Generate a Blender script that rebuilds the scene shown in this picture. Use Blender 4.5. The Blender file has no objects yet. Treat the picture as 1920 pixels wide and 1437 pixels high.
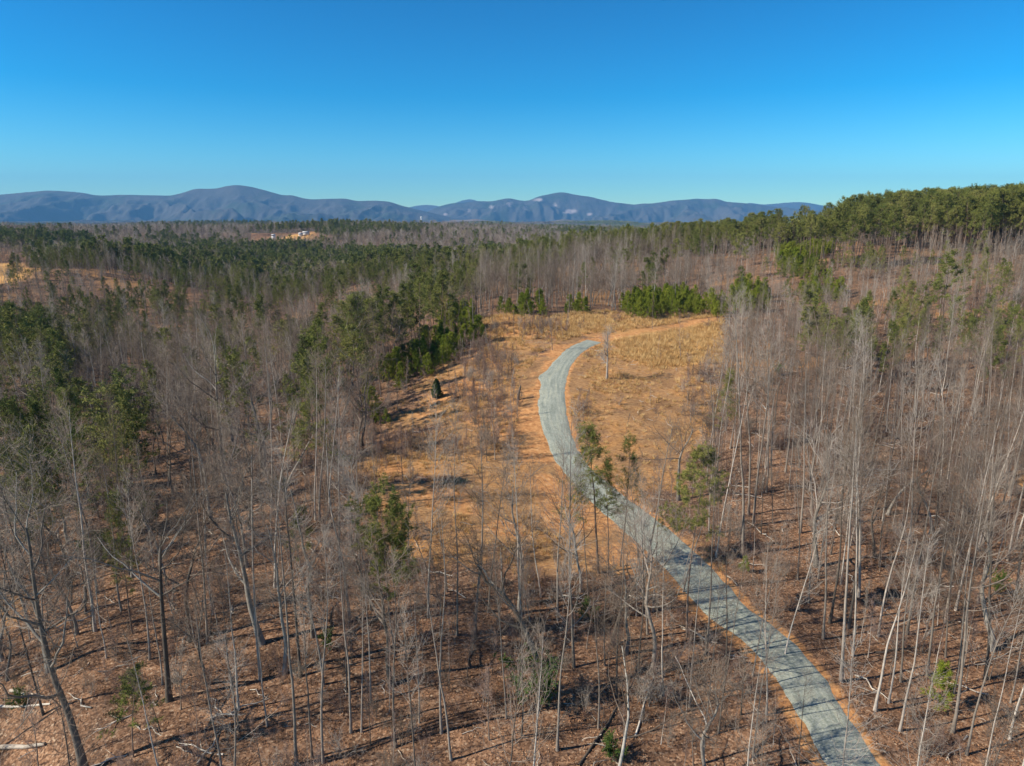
import bpy, math, random
import numpy as np
from mathutils import Vector, Matrix

rng = np.random.default_rng(11)
random.seed(11)
R = math.radians
SC = bpy.context.scene
COL = SC.collection

# ------------------------------------------------------------------ camera
FPX, PW, PH = 1280.0, 1920.0, 1437.0
PITCH = R(13.6)
CAMZ = 40.0
cd = bpy.data.cameras.new('camera')
cam = bpy.data.objects.new('camera', cd)
COL.objects.link(cam)
cd.sensor_width = 36.0
cd.lens = 24.0
cd.clip_start = 0.5
cd.clip_end = 90000
cam.location = (0, 0, CAMZ)
cam.rotation_euler = (R(90) - PITCH, 0, 0)
SC.camera = cam

# ------------------------------------------------------------------ sky, sun, exposure
SUN_EL, SUN_AZ = R(37), R(-106)       # azimuth measured from +Y (view direction) clockwise
w = bpy.data.worlds.new('World')
SC.world = w
w.use_nodes = True
nt = w.node_tree
nt.nodes.clear()
sky = nt.nodes.new('ShaderNodeTexSky')
sky.sky_type = 'NISHITA'
sky.sun_disc = False
sky.sun_elevation = SUN_EL
sky.sun_rotation = SUN_AZ
sky.altitude = 300
sky.air_density = 1.0
sky.dust_density = 0.0
sky.ozone_density = 4.0
hs = nt.nodes.new('ShaderNodeHueSaturation')
hs.inputs['Saturation'].default_value = 1.22
hs.inputs['Value'].default_value = 0.50
gm = nt.nodes.new('ShaderNodeGamma'); gm.inputs['Gamma'].default_value = 1.55
tn_ = nt.nodes.new('ShaderNodeMix'); tn_.data_type = 'RGBA'; tn_.blend_type = 'MULTIPLY'
tn_.inputs[0].default_value = 1.0; tn_.inputs[7].default_value = (.72, .98, .95, 1)
bg = nt.nodes.new('ShaderNodeBackground')
bg.inputs['Strength'].default_value = 0.075
wo = nt.nodes.new('ShaderNodeOutputWorld')
nt.links.new(sky.outputs[0], gm.inputs[0]); nt.links.new(gm.outputs[0], tn_.inputs[6]); nt.links.new(tn_.outputs[2], hs.inputs['Color'])
nt.links.new(hs.outputs[0], bg.inputs[0])
nt.links.new(bg.outputs[0], wo.inputs[0])
sd = bpy.data.lights.new('sun', 'SUN')
sd.energy = 4.9
sd.angle = R(0.53)
sd.color = (1.0, 0.92, 0.79)
sun = bpy.data.objects.new('sun', sd)
COL.objects.link(sun)
to_sun = Vector((math.sin(SUN_AZ) * math.cos(SUN_EL), math.cos(SUN_AZ) * math.cos(SUN_EL), math.sin(SUN_EL)))
sun.rotation_euler = to_sun.to_track_quat('Z', 'Y').to_euler()
sun.location = (-100, 0, 200)
SC.view_settings.view_transform = 'Standard'
SC.view_settings.look = 'None'
SC.view_settings.gamma = 1
SC.view_settings.use_curve_mapping = False
SC.view_settings.exposure = 0.66
SC.render.engine = 'CYCLES'
SC.cycles.max_bounces = 4
SC.cycles.diffuse_bounces = 2
SC.cycles.glossy_bounces = 1
SC.cycles.transmission_bounces = 0
SC.cycles.volume_bounces = 0
SC.cycles.transparent_max_bounces = 4
SC.cycles.use_denoising = True
SC.cycles.use_adaptive_sampling = False

# ------------------------------------------------------------------ noise
def _h(ix, iy, s):
    n = (ix.astype(np.int64) * 374761393 + iy.astype(np.int64) * 668265263 + s * 974634777) & 0xffffffff
    n = ((n ^ (n >> 13)) * 1274126177) & 0xffffffff
    return ((n ^ (n >> 16)) & 0xffff) / 65535.0

def vn(x, y, s=0):
    ix, iy = np.floor(x), np.floor(y)
    fx, fy = x - ix, y - iy
    fx = fx * fx * fx * (fx * (fx * 6 - 15) + 10)
    fy = fy * fy * fy * (fy * (fy * 6 - 15) + 10)
    a, b = _h(ix, iy, s), _h(ix + 1, iy, s)
    c, d = _h(ix, iy + 1, s), _h(ix + 1, iy + 1, s)
    return (a + (b - a) * fx + (c - a) * fy + (a - b - c + d) * fx * fy) * 2 - 1

def fbm(x, y, s=0, o=4, g=0.5):
    t, a = 0, 1.0
    for k in range(o):
        t = t + a * vn(x * 2 ** k + 17.3 * k, y * 2 ** k - 9.1 * k, s + k)
        a *= g
    return t

def sstep(a, b, x):
    t = np.clip((x - a) / (b - a), 0, 1)
    return t * t * (3 - 2 * t)

# ------------------------------------------------------------------ terrain from surveyed points
CP, SP = math.cos(PITCH), math.sin(PITCH)

def raypt(px, py, D):
    u, v = (px - 960) / FPX, (718.5 - py) / FPX
    k = D / (CP + v * SP)
    return np.array([u * k, D, CAMZ + k * (-SP + v * CP)])

def proj(x, y, z):
    zz = z - CAMZ
    dep = y * CP - zz * SP
    return 960 + FPX * x / dep, 718.5 - FPX * (y * SP + zz * CP) / dep, dep

CTRL = []
def gp(px, py, D): CTRL.append(raypt(px, py, D))
def gz(a, D, z): CTRL.append(np.array([a * D, D, z]))
for q in [(0, 1437, 49), (480, 1437, 45), (960, 1437, 43), (1595, 1420, 44), (1920, 1437, 43), (1357, 1144, 64),
          (1250, 1040, 76), (1110, 900, 98), (1045, 830, 109), (1035, 760, 122), (1040, 700, 140), (1075, 660, 155),
          (1120, 640, 168), (1200, 590, 200), (1340, 600, 192), (930, 600, 190), (720, 770, 131), (800, 700, 151),
          (880, 650, 168), (700, 900, 95), (560, 1000, 80), (27, 717, 178), (350, 960, 90), (100, 1300, 54),
          (0, 1100, 76), (1848, 600, 172), (1900, 850, 111), (1900, 720, 138), (1480, 600, 197), (1480, 500, 280),
          (1640, 520, 258), (1300, 700, 142), (1300, 850, 108), (1600, 1100, 69), (1600, 800, 118), (20, 510, 430), (400, 1150, 64)]:
    gp(*q)
for q in [(-.6, 250, -9), (-.35, 250, -9), (-.15, 240, 4), (0, 250, 11), (.12, 270, 11.5), (.25, 280, 12.5), (-.75, 330, -2),
          (-.5, 450, 7), (-.3, 420, -6), (-.2, 450, 1), (-.05, 380, 6), (.1, 380, 17), (.22, 380, 19), (.27, 380, 19), (.34, 372, 21.5), (.42, 362, 24),
          (.5, 345, 26), (.6, 335, 28.5), (.75, 325, 30), (1.0, 320, 33), (1.0, 180, 18), (1, 90, 3), (-1, 80, -4), (-1, 200, -6), (-1, 450, 9),
          (-.75, 600, 3), (-.35, 640, -10), (-.05, 600, -12), (.2, 600, -4), (.5, 600, 14), (1, 600, 22),
          (-.75, 1000, 13), (-.45, 1000, 4), (-.2, 1050, 12), (-.1, 1000, 8), (.1, 1000, -10), (.5, 1000, -8), (1, 1000, -5),
          (-.7, 1900, -4), (-.3, 1800, 6), (0, 1900, -8), (.5, 1900, -10), (1, 1900, -10), (-1, 1500, 0),
          (-.7, 4000, -14), (0, 4000, -20), (.7, 4000, -20), (0, 14000, -60), (.9, 14000, -60), (-.9, 14000, -60),
          (0, 20, 0.5), (.9, 25, 0.5), (-.9, 25, -2)]:
    gz(*q)
CTRL = np.array(CTRL)
def _uv(x, y): return np.stack([1.6 * x / y, np.log(y)], -1)
def _k(r2): return 0.5 * r2 * np.log(r2 + 1e-9)
_U = _uv(CTRL[:, 0], CTRL[:, 1])
_n = len(CTRL)
_A = np.zeros((_n + 3, _n + 3))
_A[:_n, :_n] = _k(((_U[:, None] - _U[None]) ** 2).sum(-1)) + np.eye(_n) * 0.0025
_A[:_n, _n] = 1; _A[:_n, _n + 1:] = _U
_A[_n:, :_n] = _A[:_n, _n:].T
_W = np.linalg.solve(_A, np.concatenate([CTRL[:, 2], [0, 0, 0]]))

# road edges, in order from near to far, as pixel pairs on the ground
ROAD = [(1645, 1745, 1560), (1550, 1652, 1437), (1503, 1594, 1350), (1437, 1530, 1250), (1360, 1465, 1180), (1317, 1407, 1144), (1234, 1330, 1057),
        (1160, 1255, 990), (1105, 1185, 940), (1069, 1133, 900), (1040, 1093, 860), (1022, 1076, 820), (1010, 1064, 780), (1008, 1062, 750),
        (1015, 1063, 715), (1030, 1069, 690), (1047, 1085, 668), (1070, 1103, 652), (1096, 1131, 640)]

def Z0(x, y):
    x, y = np.asarray(x, float), np.asarray(y, float)
    sh = x.shape
    U = _uv(x.ravel(), np.maximum(y.ravel(), 15))
    out = np.empty(len(U))
    for i in range(0, len(U), 40000):
        u = U[i:i + 40000]
        d = _k(((u[:, None] - _U[None]) ** 2).sum(-1))
        out[i:i + 40000] = d @ _W[:_n] + _W[_n] + u @ _W[_n + 1:]
    return out.reshape(sh)

def at(px, py, f=Z0):
    "ground point seen at a pixel"
    D = np.geomspace(28, 6000, 1400)
    u, v = (px - 960) / FPX, (718.5 - py) / FPX
    k = D / (CP + v * SP)
    gap = CAMZ + k * (-SP + v * CP) - f(u * k, D)
    i = int(np.argmax(gap < 0))
    if i == 0: i = len(D) - 1
    t = gap[i - 1] / (gap[i - 1] - gap[i] + 1e-9)
    d = D[i - 1] + (D[i] - D[i - 1]) * t
    k = d / (CP + v * SP)
    return np.array([u * k, d, float(f(np.array(u * k), np.array(d)))])

rl = np.array([at(a, y) for a, b, y in ROAD]); rr = np.array([at(b, y) for a, b, y in ROAD])
def resamp(P, n):
    # Catmull-Rom through the points
    Q = np.vstack([2 * P[0] - P[1], P, 2 * P[-1] - P[-2]])
    t = np.linspace(0, len(P) - 1 - 1e-6, n); i = t.astype(int); f = (t - i)[:, None]
    a, b, c, d = Q[i], Q[i + 1], Q[i + 2], Q[i + 3]
    return 0.5 * (2 * b + (c - a) * f + (2 * a - 5 * b + 4 * c - d) * f * f + (3 * b - a - 3 * c + d) * f ** 3)
NR = 260
rl, rr = resamp(rl, NR), resamp(rr, NR)
rc = (rl + rr) / 2
rw = np.linalg.norm((rl - rr)[:, :2], axis=1)
tan = np.gradient(rc[:, :2], axis=0); tan /= np.linalg.norm(tan, axis=1)[:, None]
nrm = np.stack([-tan[:, 1], tan[:, 0]], -1)
half = np.abs(((rl - rr)[:, :2] * nrm).sum(-1)) / 2
half = np.convolve(np.pad(half, 20, mode='edge'), np.ones(41) / 41, 'valid')
half = np.clip(half, 2.1, 3.4)

def road_dist(x, y):
    "distance to the road's centre line minus its half width, and side (+ left)"
    x, y = np.asarray(x, float), np.asarray(y, float)
    X, Y = x.ravel(), y.ravel()
    out = np.full(len(X), 999.0); sd_ = np.zeros(len(X))
    m = np.where((Y > 25) & (Y < 230) & (np.abs(X - 20) < 60))[0]
    for i in range(0, len(m), 20000):
        j = m[i:i + 20000]
        d2 = (X[j, None] - rc[None, :, 0]) ** 2 + (Y[j, None] - rc[None, :, 1]) ** 2
        k = d2.argmin(1)
        out[j] = np.sqrt(d2.min(1)) - half[k]
        sd_[j] = (X[j] - rc[k, 0]) * nrm[k, 0] + (Y[j] - rc[k, 1]) * nrm[k, 1]
    return out.reshape(x.shape), sd_.reshape(x.shape)

def Z(x, y):
    x, y = np.asarray(x, float), np.asarray(y, float)
    z = Z0(x, y)
    rd, _ = road_dist(x, y)
    soft = sstep(0.5, 7, rd)
    near = sstep(1200, 300, y)
    z = z + soft * (0.35 * fbm(x / 11, y / 11, 3, 3) + 0.06 * fbm(x / 1.7, y / 1.7, 5, 2) * near)
    z = z + sstep(200, 420, y) * 1.6 * fbm(x / 70, y / 70, 8, 3)
    z = z + sstep(-.05, -.18, x / y) * sstep(210, 330, y) * sstep(1500, 1000, y) * 8.5 * fbm(x / 150 + 3, y / 120, 18, 3)
    far = sstep(700, 1800, y)
    z = z + far * (14 * fbm(x / 900, y / 900, 21, 4) - 4) * (1 + 0.25 * sstep(3000, 7000, y))
    z = z + sstep(2500, 5000, y) * sstep(9500, 7500, y) * 45 * np.clip(fbm(x / 1500, y / 1100, 31, 3) - .35, 0, 1)
    return z

# ------------------------------------------------------------------ mesh helpers
def mesh_np(name, V, F, mats, mi=None, smooth=False):
    "V (n,3); F list of int arrays (m,3) or (m,4)"
    me = bpy.data.meshes.new(name)
    V = np.asarray(V, np.float32)
    me.vertices.add(len(V)); me.vertices.foreach_set('co', V.ravel())
    if not isinstance(F, (list, tuple)): F = [F]
    F = [np.asarray(f, np.int32) for f in F if len(f)]
    nl = sum(f.size for f in F); nf = sum(len(f) for f in F)
    me.loops.add(nl); me.loops.foreach_set('vertex_index', np.concatenate([f.ravel() for f in F]))
    me.polygons.add(nf)
    sizes = np.concatenate([np.full(len(f), f.shape[1]) for f in F])
    st = np.concatenate([[0], np.cumsum(sizes)[:-1]])
    me.polygons.foreach_set('loop_start', st.astype(np.int32))
    me.polygons.foreach_set('loop_total', sizes.astype(np.int32))
    if mi is not None: me.polygons.foreach_set('material_index', np.asarray(mi, np.int32))
    if smooth: me.polygons.foreach_set('use_smooth', np.ones(nf, bool))
    me.update(calc_edges=True)
    for m in (mats if isinstance(mats, (list, tuple)) else [mats]): me.materials.append(m)
    return me

class Geo:
    def __init__(s): s.V, s.F, s.n = [], [], 0
    def add(s, V, *F):
        for f in F: s.F.append(np.asarray(f) + s.n)
        s.V.append(V); s.n += len(V)
    def tubes(s, P, Rr, k):
        N, S1, _ = P.shape
        T = np.gradient(P, axis=1); T /= np.linalg.norm(T, axis=2, keepdims=True) + 1e-9
        ref = np.cross(T[:, 0], np.array([0.31, 0.87, 0.12])); ref /= np.linalg.norm(ref, axis=1, keepdims=True) + 1e-9
        A = ref[:, None] - (ref[:, None] * T).sum(-1, keepdims=True) * T
        A /= np.linalg.norm(A, axis=2, keepdims=True) + 1e-9
        B = np.cross(T, A)
        th = np.arange(k) * 2 * math.pi / k
        ring = P[:, :, None] + Rr[:, :, None, None] * (np.cos(th)[None, None, :, None] * A[:, :, None] + np.sin(th)[None, None, :, None] * B[:, :, None])
        idx = np.arange(N * S1 * k).reshape(N, S1, k)
        a, b = idx[:, :-1], idx[:, 1:]
        q = np.stack([a, np.roll(a, -1, 2), np.roll(b, -1, 2), b], -1).reshape(-1, 4)
        s.add(ring.reshape(-1, 3), q)
    def cones(s, P0, P1, r):
        N = len(P0)
        T = P1 - P0; T = T / (np.linalg.norm(T, axis=1, keepdims=True) + 1e-9)
        A = np.cross(T, np.array([0.31, 0.87, 0.12])); A /= np.linalg.norm(A, axis=1, keepdims=True) + 1e-9
        B = np.cross(T, A)
        th = np.arange(3) * 2 * math.pi / 3
        r = np.broadcast_to(r, (N,))
        ring = P0[:, None] + r[:, None, None] * (np.cos(th)[None, :, None] * A[:, None] + np.sin(th)[None, :, None] * B[:, None])
        V = np.concatenate([ring, P1[:, None]], 1).reshape(-1, 3)
        b = (np.arange(N) * 4)[:, None]
        s.add(V, np.concatenate([b + [0, 1, 3], b + [1, 2, 3], b + [2, 0, 3]]))
    def blades(s, P0, D, L, W):
        "thin leaf triangles"
        N = len(P0)
        A = np.cross(D, rng.normal(size=(N, 3))); A /= np.linalg.norm(A, axis=1, keepdims=True) + 1e-9
        L = np.broadcast_to(L, (N,))[:, None]; W = np.broadcast_to(W, (N,))[:, None]
        V = np.stack([P0 - A * W, P0 + A * W, P0 + D * L], 1).reshape(-1, 3)
        s.add(V, np.arange(3 * N).reshape(-1, 3))
    def mesh(s, name, mats, smooth=False):
        V = np.concatenate(s.V)
        F3 = [f for f in s.F if f.shape[1] == 3]; F4 = [f for f in s.F if f.shape[1] == 4]
        L = []
        if F3: L.append(np.concatenate(F3))
        if F4: L.append(np.concatenate(F4))
        return mesh_np(name, V, L, mats, smooth=smooth)

def unit(v): return v / (np.linalg.norm(v, axis=-1, keepdims=True) + 1e-9)

def kids(P, Rr, n, t0, t1, ang, length, S, up=0.15, wob=0.25, rratio=0.55, rend=0.3, lfall=None, r=rng):
    """n children per parent polyline; ang in degrees (start, end along parent); returns (pts, radii)"""
    N, S1, _ = P.shape
    t = (np.arange(n)[None] + r.random((N, n))) / n
    t = t0 + (t1 - t0) * t
    f = t * (S1 - 1); i = np.minimum(f.astype(int), S1 - 2); f = (f - i)[..., None]
    row = np.arange(N)[:, None]
    A, B = P[row, i], P[row, i + 1]
    P0 = A + (B - A) * f
    r0 = Rr[row, i] * (1 - f[..., 0]) + Rr[row, i + 1] * f[..., 0]
    T = unit(B - A)
    q = r.normal(size=T.shape); q = unit(q - (q * T).sum(-1, keepdims=True) * T)
    a = np.radians(ang[0] + (ang[1] - ang[0]) * (t - t0) / (t1 - t0 + 1e-9) + r.normal(0, 8, t.shape))[..., None]
    d = unit(T * np.cos(a) + q * np.sin(a))
    L = length * (0.7 + 0.6 * r.random((N, n)))
    if lfall is not None: L = L * lfall((t - t0) / (t1 - t0 + 1e-9))
    P0, d, L, r0 = P0.reshape(-1, 3), d.reshape(-1, 3), L.reshape(-1), r0.reshape(-1) * rratio
    pts = [P0]
    for s_ in range(S):
        pts.append(pts[-1] + d * (L / S)[:, None])
        d = unit(d + np.array([0, 0, up]) + wob * r.normal(size=d.shape))
    pts = np.stack(pts, 1)
    rad = r0[:, None] * np.linspace(1, rend, S + 1)[None]
    return pts, rad

def trunkline(h, lean=0.02, wob=0.012, S=12, pts=None, r=rng):
    if pts is not None: return resamp(np.array(pts, float), S + 1)
    P = [np.zeros(3)]; d = unit(np.array([r.normal(0, lean), r.normal(0, lean), 1.0]))
    for s_ in range(S):
        P.append(P[-1] + d * h / S)
        d = unit(d + np.array([*r.normal(0, wob * 4, 2), 0.06]))
    return np.array(P)

# ------------------------------------------------------------------ materials
def mat(name):
    m = bpy.data.materials.new(name); m.use_nodes = True
    n = m.node_tree.nodes; b = n['Principled BSDF']
    b.inputs['Specular IOR Level'].default_value = 0.15
    b.inputs['Roughness'].default_value = 0.9
    return m, n, m.node_tree.links, b

def ramp(n, stops):
    r = n.new('ShaderNodeValToRGB'); e = r.color_ramp.elements
    while len(e) < len(stops): e.new(0.5)
    for i, (p, c) in enumerate(stops):
        e[i].position = p; e[i].color = (*c, 1)
    return r

def noise(n, l, scale, detail=4, rough=0.6, coord=None, dist=0):
    x = n.new('ShaderNodeTexNoise'); x.inputs['Scale'].default_value = scale
    x.inputs['Detail'].default_value = detail; x.inputs['Roughness'].default_value = rough
    x.inputs['Distortion'].default_value = dist
    if coord: l.new(coord, x.inputs['Vector'])
    return x

def mixc(n, l, fac, a, b, mode='MIX'):
    x = n.new('ShaderNodeMix'); x.data_type = 'RGBA'; x.blend_type = mode
    for s_, v in ((x.inputs[0], fac), (x.inputs[6], a), (x.inputs[7], b)):
        if hasattr(v, 'links') or hasattr(v, 'is_linked'): l.new(v, s_)
        elif isinstance(v, tuple): s_.default_value = (*v, 1)
        else: s_.default_value = v
    return x.outputs[2]

def plantmat(name, stops, nscale=0.6, var=0.35):
    m, n, l, b = mat(name)
    oi = n.new('ShaderNodeObjectInfo')
    r = ramp(n, stops); l.new(oi.outputs['Random'], r.inputs[0])
    tc = n.new('ShaderNodeTexCoord')
    nz = noise(n, l, nscale, 5, 0.7, tc.outputs['Object'])
    mr = n.new('ShaderNodeMapRange'); l.new(nz.outputs[0], mr.inputs[0])
    mr.inputs[1].default_value = 0.3; mr.inputs[2].default_value = 0.7
    mr.inputs[3].default_value = 1 - var; mr.inputs[4].default_value = 1 + var
    mx = n.new('ShaderNodeVectorMath'); mx.operation = 'SCALE'
    l.new(r.outputs[0], mx.inputs[0]); l.new(mr.outputs[0], mx.inputs['Scale'])
    l.new(mx.outputs[0], b.inputs['Base Color'])
    return m

M = {}
M['bark'] = plantmat('grey_bark', [(0, (.10, .082, .066)), (.35, (.22, .185, .15)), (.75, (.35, .30, .25)), (1, (.48, .425, .36))], 1.2, .3)
M['oakbark'] = plantmat('dark_bark', [(0, (.10, .082, .066)), (.5, (.19, .165, .135)), (1, (.36, .33, .28))], 1.2, .3)
M['twig'] = plantmat('twigs', [(0, (.11, .080, .058)), (.4, (.20, .155, .118)), (.75, (.285, .23, .18)), (1, (.38, .335, .285))], .5, .2)
M['redtwig'] = plantmat('sapling_twigs', [(0, (.16, .095, .072)), (.5, (.23, .15, .115)), (1, (.29, .205, .165))], .5, .2)
M['needle'] = plantmat('pine_needles', [(0, (.11, .130, .030)), (.5, (.165, .175, .040)), (1, (.23, .22, .06))], .5, .35)
M['young'] = plantmat('young_pine_needles', [(0, (.15, .19, .018)), (1, (.23, .25, .03))], .7, .3)
M['cedar'] = plantmat('cedar_foliage', [(0, (.06, .09, .025)), (1, (.075, .11, .03))], 1.2, .3)
M['holly'] = plantmat('broad_leaves', [(0, (.06, .10, .02)), (1, (.10, .14, .03))], 1.2, .3)
M['pinebark'] = plantmat('pine_bark', [(0, (.16, .11, .08)), (1, (.27, .20, .155))], 1.2, .3)
M['log'] = plantmat('weathered_wood', [(0, (.40, .34, .27)), (1, (.60, .54, .45))], 2, .25)
M['straw'] = plantmat('dry_grass', [(0, (.42, .24, .09)), (.5, (.58, .36, .14)), (1, (.72, .50, .23))], 1.5, .25)
M['leaf'] = plantmat('fallen_leaves', [(0, (.23, .105, .05)), (.5, (.34, .17, .085)), (1, (.46, .28, .16))], 1.5, .25)
M['snag'] = plantmat('dark_dead_wood', [(0, (.09, .07, .055)), (1, (.16, .13, .10))], 2, .25)

# terrain material, driven by what grows or lies on the ground (mask attribute: r clay, g straw, b field tone)
def ground_mat():
    m, n, l, b = mat('ground_cover')
    b.inputs['Specular IOR Level'].default_value = 0.05
    tc = n.new('ShaderNodeTexCoord'); co = tc.outputs['Object']
    at_ = n.new('ShaderNodeAttribute'); at_.attribute_name = 'cover'
    sp = n.new('ShaderNodeSeparateColor'); l.new(at_.outputs['Color'], sp.inputs[0])
    # leaf litter
    vo = n.new('ShaderNodeTexVoronoi'); vo.inputs['Scale'].default_value = 5.5; l.new(co, vo.inputs['Vector'])
    vs = n.new('ShaderNodeSeparateColor'); l.new(vo.outputs['Color'], vs.inputs[0])
    lr = ramp(n, [(0, (.095, .056, .038)), (.35, (.205, .115, .068)), (.7, (.30, .175, .105)), (.95, (.37, .235, .15)), (1, (.48, .36, .25))])
    l.new(vs.outputs[0], lr.inputs[0])
    n1 = noise(n, l, .16, 8, .72, co, .6)
    r1 = ramp(n, [(.30, (.42, .43, .45)), (.5, (.87, .86, .85)), (.72, (1.36, 1.28, 1.17))]); l.new(n1.outputs[0], r1.inputs[0])
    litter = mixc(n, l, 1.0, lr.outputs[0], r1.outputs[0], 'MULTIPLY')
    # straw
    mp = n.new('ShaderNodeMapping'); l.new(co, mp.inputs[0]); mp.inputs['Scale'].default_value = (.5, 1.6, 1); mp.inputs['Rotation'].default_value = (0, 0, .35)
    n2 = noise(n, l, 3.2, 7, .75, mp.outputs[0], .6)
    sr = ramp(n, [(.30, (.13, .068, .034)), (.45, (.33, .188, .09)), (.58, (.47, .288, .135)), (.75, (.68, .48, .27))]); l.new(n2.outputs[0], sr.inputs[0])
    n3 = noise(n, l, .13, 8, .7, co, .6)
    r3 = ramp(n, [(.33, (.62, .58, .60)), (.48, (.95, .92, .90)), (.66, (1.25, 1.06, .80))]); l.new(n3.outputs[0], r3.inputs[0])
    straw = mixc(n, l, 1.0, sr.outputs[0], r3.outputs[0], 'MULTIPLY')
    # clay
    n4 = noise(n, l, 1.1, 8, .72, co, .5)
    cr = ramp(n, [(.30, (.24, .115, .055)), (.45, (.46, .215, .085)), (.58, (.60, .31, .125)), (.75, (.72, .47, .26))]); l.new(n4.outputs[0], cr.inputs[0])
    # mask edges broken up by noise
    n5 = noise(n, l, .55, 8, .75, co)
    def brk(sock, w_=.55):
        a = n.new('ShaderNodeMath'); a.operation = 'MULTIPLY_ADD'; l.new(n5.outputs[0], a.inputs[0]); a.inputs[1].default_value = w_ * 2; l.new(sock, a.inputs[2])
        c = n.new('ShaderNodeMapRange'); l.new(a.outputs[0], c.inputs[0]); c.inputs[1].default_value = .5 + w_ - .14; c.inputs[2].default_value = .5 + w_ + .14
        return c.outputs[0]
    c1 = mixc(n, l, brk(sp.outputs[1]), litter, straw)
    c2 = mixc(n, l, brk(sp.outputs[0]), c1, cr.outputs[0])
    # cut golden field
    gr = ramp(n, [(.3, (.48, .25, .085)), (.7, (.66, .38, .13))]); l.new(n3.outputs[0], gr.inputs[0])
    c3 = mixc(n, l, sp.outputs[2], c2, gr.outputs[0])
    l.new(c3, b.inputs['Base Color'])
    bp = n.new('ShaderNodeBump'); bp.inputs['Strength'].default_value = .7; bp.inputs['Distance'].default_value = .12
    hsum = n.new('ShaderNodeMath'); hsum.operation = 'ADD'; l.new(n2.outputs[0], hsum.inputs[0]); l.new(vs.outputs[1], hsum.inputs[1])
    l.new(hsum.outputs[0], bp.inputs['Height']); l.new(bp.outputs[0], b.inputs['Normal'])
    return m

def far_mat():
    m, n, l, b = mat('distant_wooded_land')
    tc = n.new('ShaderNodeTexCoord'); co = tc.outputs['Object']
    n1 = noise(n, l, .0028, 7, .6, co, .5)
    r1 = ramp(n, [(.40, (.050, .062, .026)), (.50, (.16, .125, .10)), (.72, (.19, .15, .125))]); l.new(n1.outputs[0], r1.inputs[0])
    n2 = noise(n, l, .05, 6, .8, co)
    r2 = ramp(n, [(.3, (.6, .6, .6)), (.7, (1.4, 1.4, 1.4))]); l.new(n2.outputs[0], r2.inputs[0])
    l.new(mixc(n, l, 1.0, r1.outputs[0], r2.outputs[0], 'MULTIPLY'), b.inputs['Base Color'])
    return m

def gravel_mat():
    m, n, l, b = mat('grey_gravel')
    tc = n.new('ShaderNodeTexCoord'); co = tc.outputs['Object']
    uv = n.new('ShaderNodeAttribute'); uv.attribute_name = 'across'
    vo = n.new('ShaderNodeTexVoronoi'); vo.inputs['Scale'].default_value = 9; l.new(co, vo.inputs['Vector'])
    vs = n.new('ShaderNodeSeparateColor'); l.new(vo.outputs['Color'], vs.inputs[0])
    r = ramp(n, [(0, (.25, .27, .22)), (.5, (.31, .33, .275)), (1, (.385, .405, .345))]); l.new(vs.outputs[0], r.inputs[0])
    n1 = noise(n, l, .7, 6, .65, co)
    r1 = ramp(n, [(.3, (.86, .86, .86)), (.7, (1.08, 1.07, 1.05))]); l.new(n1.outputs[0], r1.inputs[0])
    c = mixc(n, l, 1.0, r.outputs[0], r1.outputs[0], 'MULTIPLY')
    # wheel lines along the road
    sp = n.new('ShaderNodeSeparateColor'); l.new(uv.outputs['Color'], sp.inputs[0])
    cb = n.new('ShaderNodeCombineXYZ'); l.new(sp.outputs[0], cb.inputs[0])
    ml = n.new('ShaderNodeMath'); ml.operation = 'MULTIPLY'; l.new(sp.outputs[1], ml.inputs[0]); ml.inputs[1].default_value = .9; l.new(ml.outputs[0], cb.inputs[1])
    n2 = noise(n, l, 9, 4, .6, cb.outputs[0])
    r2 = ramp(n, [(.33, (.72, .75, .74)), (.5, (1, 1, 1)), (.66, (1.2, 1.15, 1.06))]); l.new(n2.outputs[0], r2.inputs[0])
    c = mixc(n, l, 1.0, c, r2.outputs[0], 'MULTIPLY')
    l.new(c, b.inputs['Base Color'])
    bp = n.new('ShaderNodeBump'); bp.inputs['Strength'].default_value = .5; bp.inputs['Distance'].default_value = .05
    l.new(vs.outputs[1], bp.inputs['Height']); l.new(bp.outputs[0], b.inputs['Normal'])
    return m

def mountain_mat():
    m, n, l, b = mat('wooded_mountain')
    tc = n.new('ShaderNodeTexCoord'); co = tc.outputs['Object']
    at_ = n.new('ShaderNodeAttribute'); at_.attribute_name = 'cover'
    sp = n.new('ShaderNodeSeparateColor'); l.new(at_.outputs['Color'], sp.inputs[0])
    n1 = noise(n, l, .0016, 8, .65, co, .5)
    r1 = ramp(n, [(.38, (.035, .048, .028)), (.5, (.065, .062, .055)), (.7, (.09, .08, .065))]); l.new(n1.outputs[0], r1.inputs[0])
    mp = n.new('ShaderNodeMapping'); l.new(co, mp.inputs[0]); mp.inputs['Scale'].default_value = (1, .5, .45)
    n2 = noise(n, l, .009, 6, .75, mp.outputs[0])
    ad = n.new('ShaderNodeMath'); ad.operation = 'ADD'; l.new(sp.outputs[0], ad.inputs[0]); l.new(n2.outputs[0], ad.inputs[1])
    mr = n.new('ShaderNodeMapRange'); l.new(ad.outputs[0], mr.inputs[0]); mr.inputs[1].default_value = 1.0; mr.inputs[2].default_value = 1.24
    l.new(mixc(n, l, mr.outputs[0], r1.outputs[0], (.34, .29, .27)), b.inputs['Base Color'])
    bp = n.new('ShaderNodeBump'); bp.inputs['Strength'].default_value = .8; bp.inputs['Distance'].default_value = 22
    n3 = noise(n, l, .012, 8, .7, co); l.new(n3.outputs[0], bp.inputs['Height']); l.new(bp.outputs[0], b.inputs['Normal'])
    return m

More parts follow.
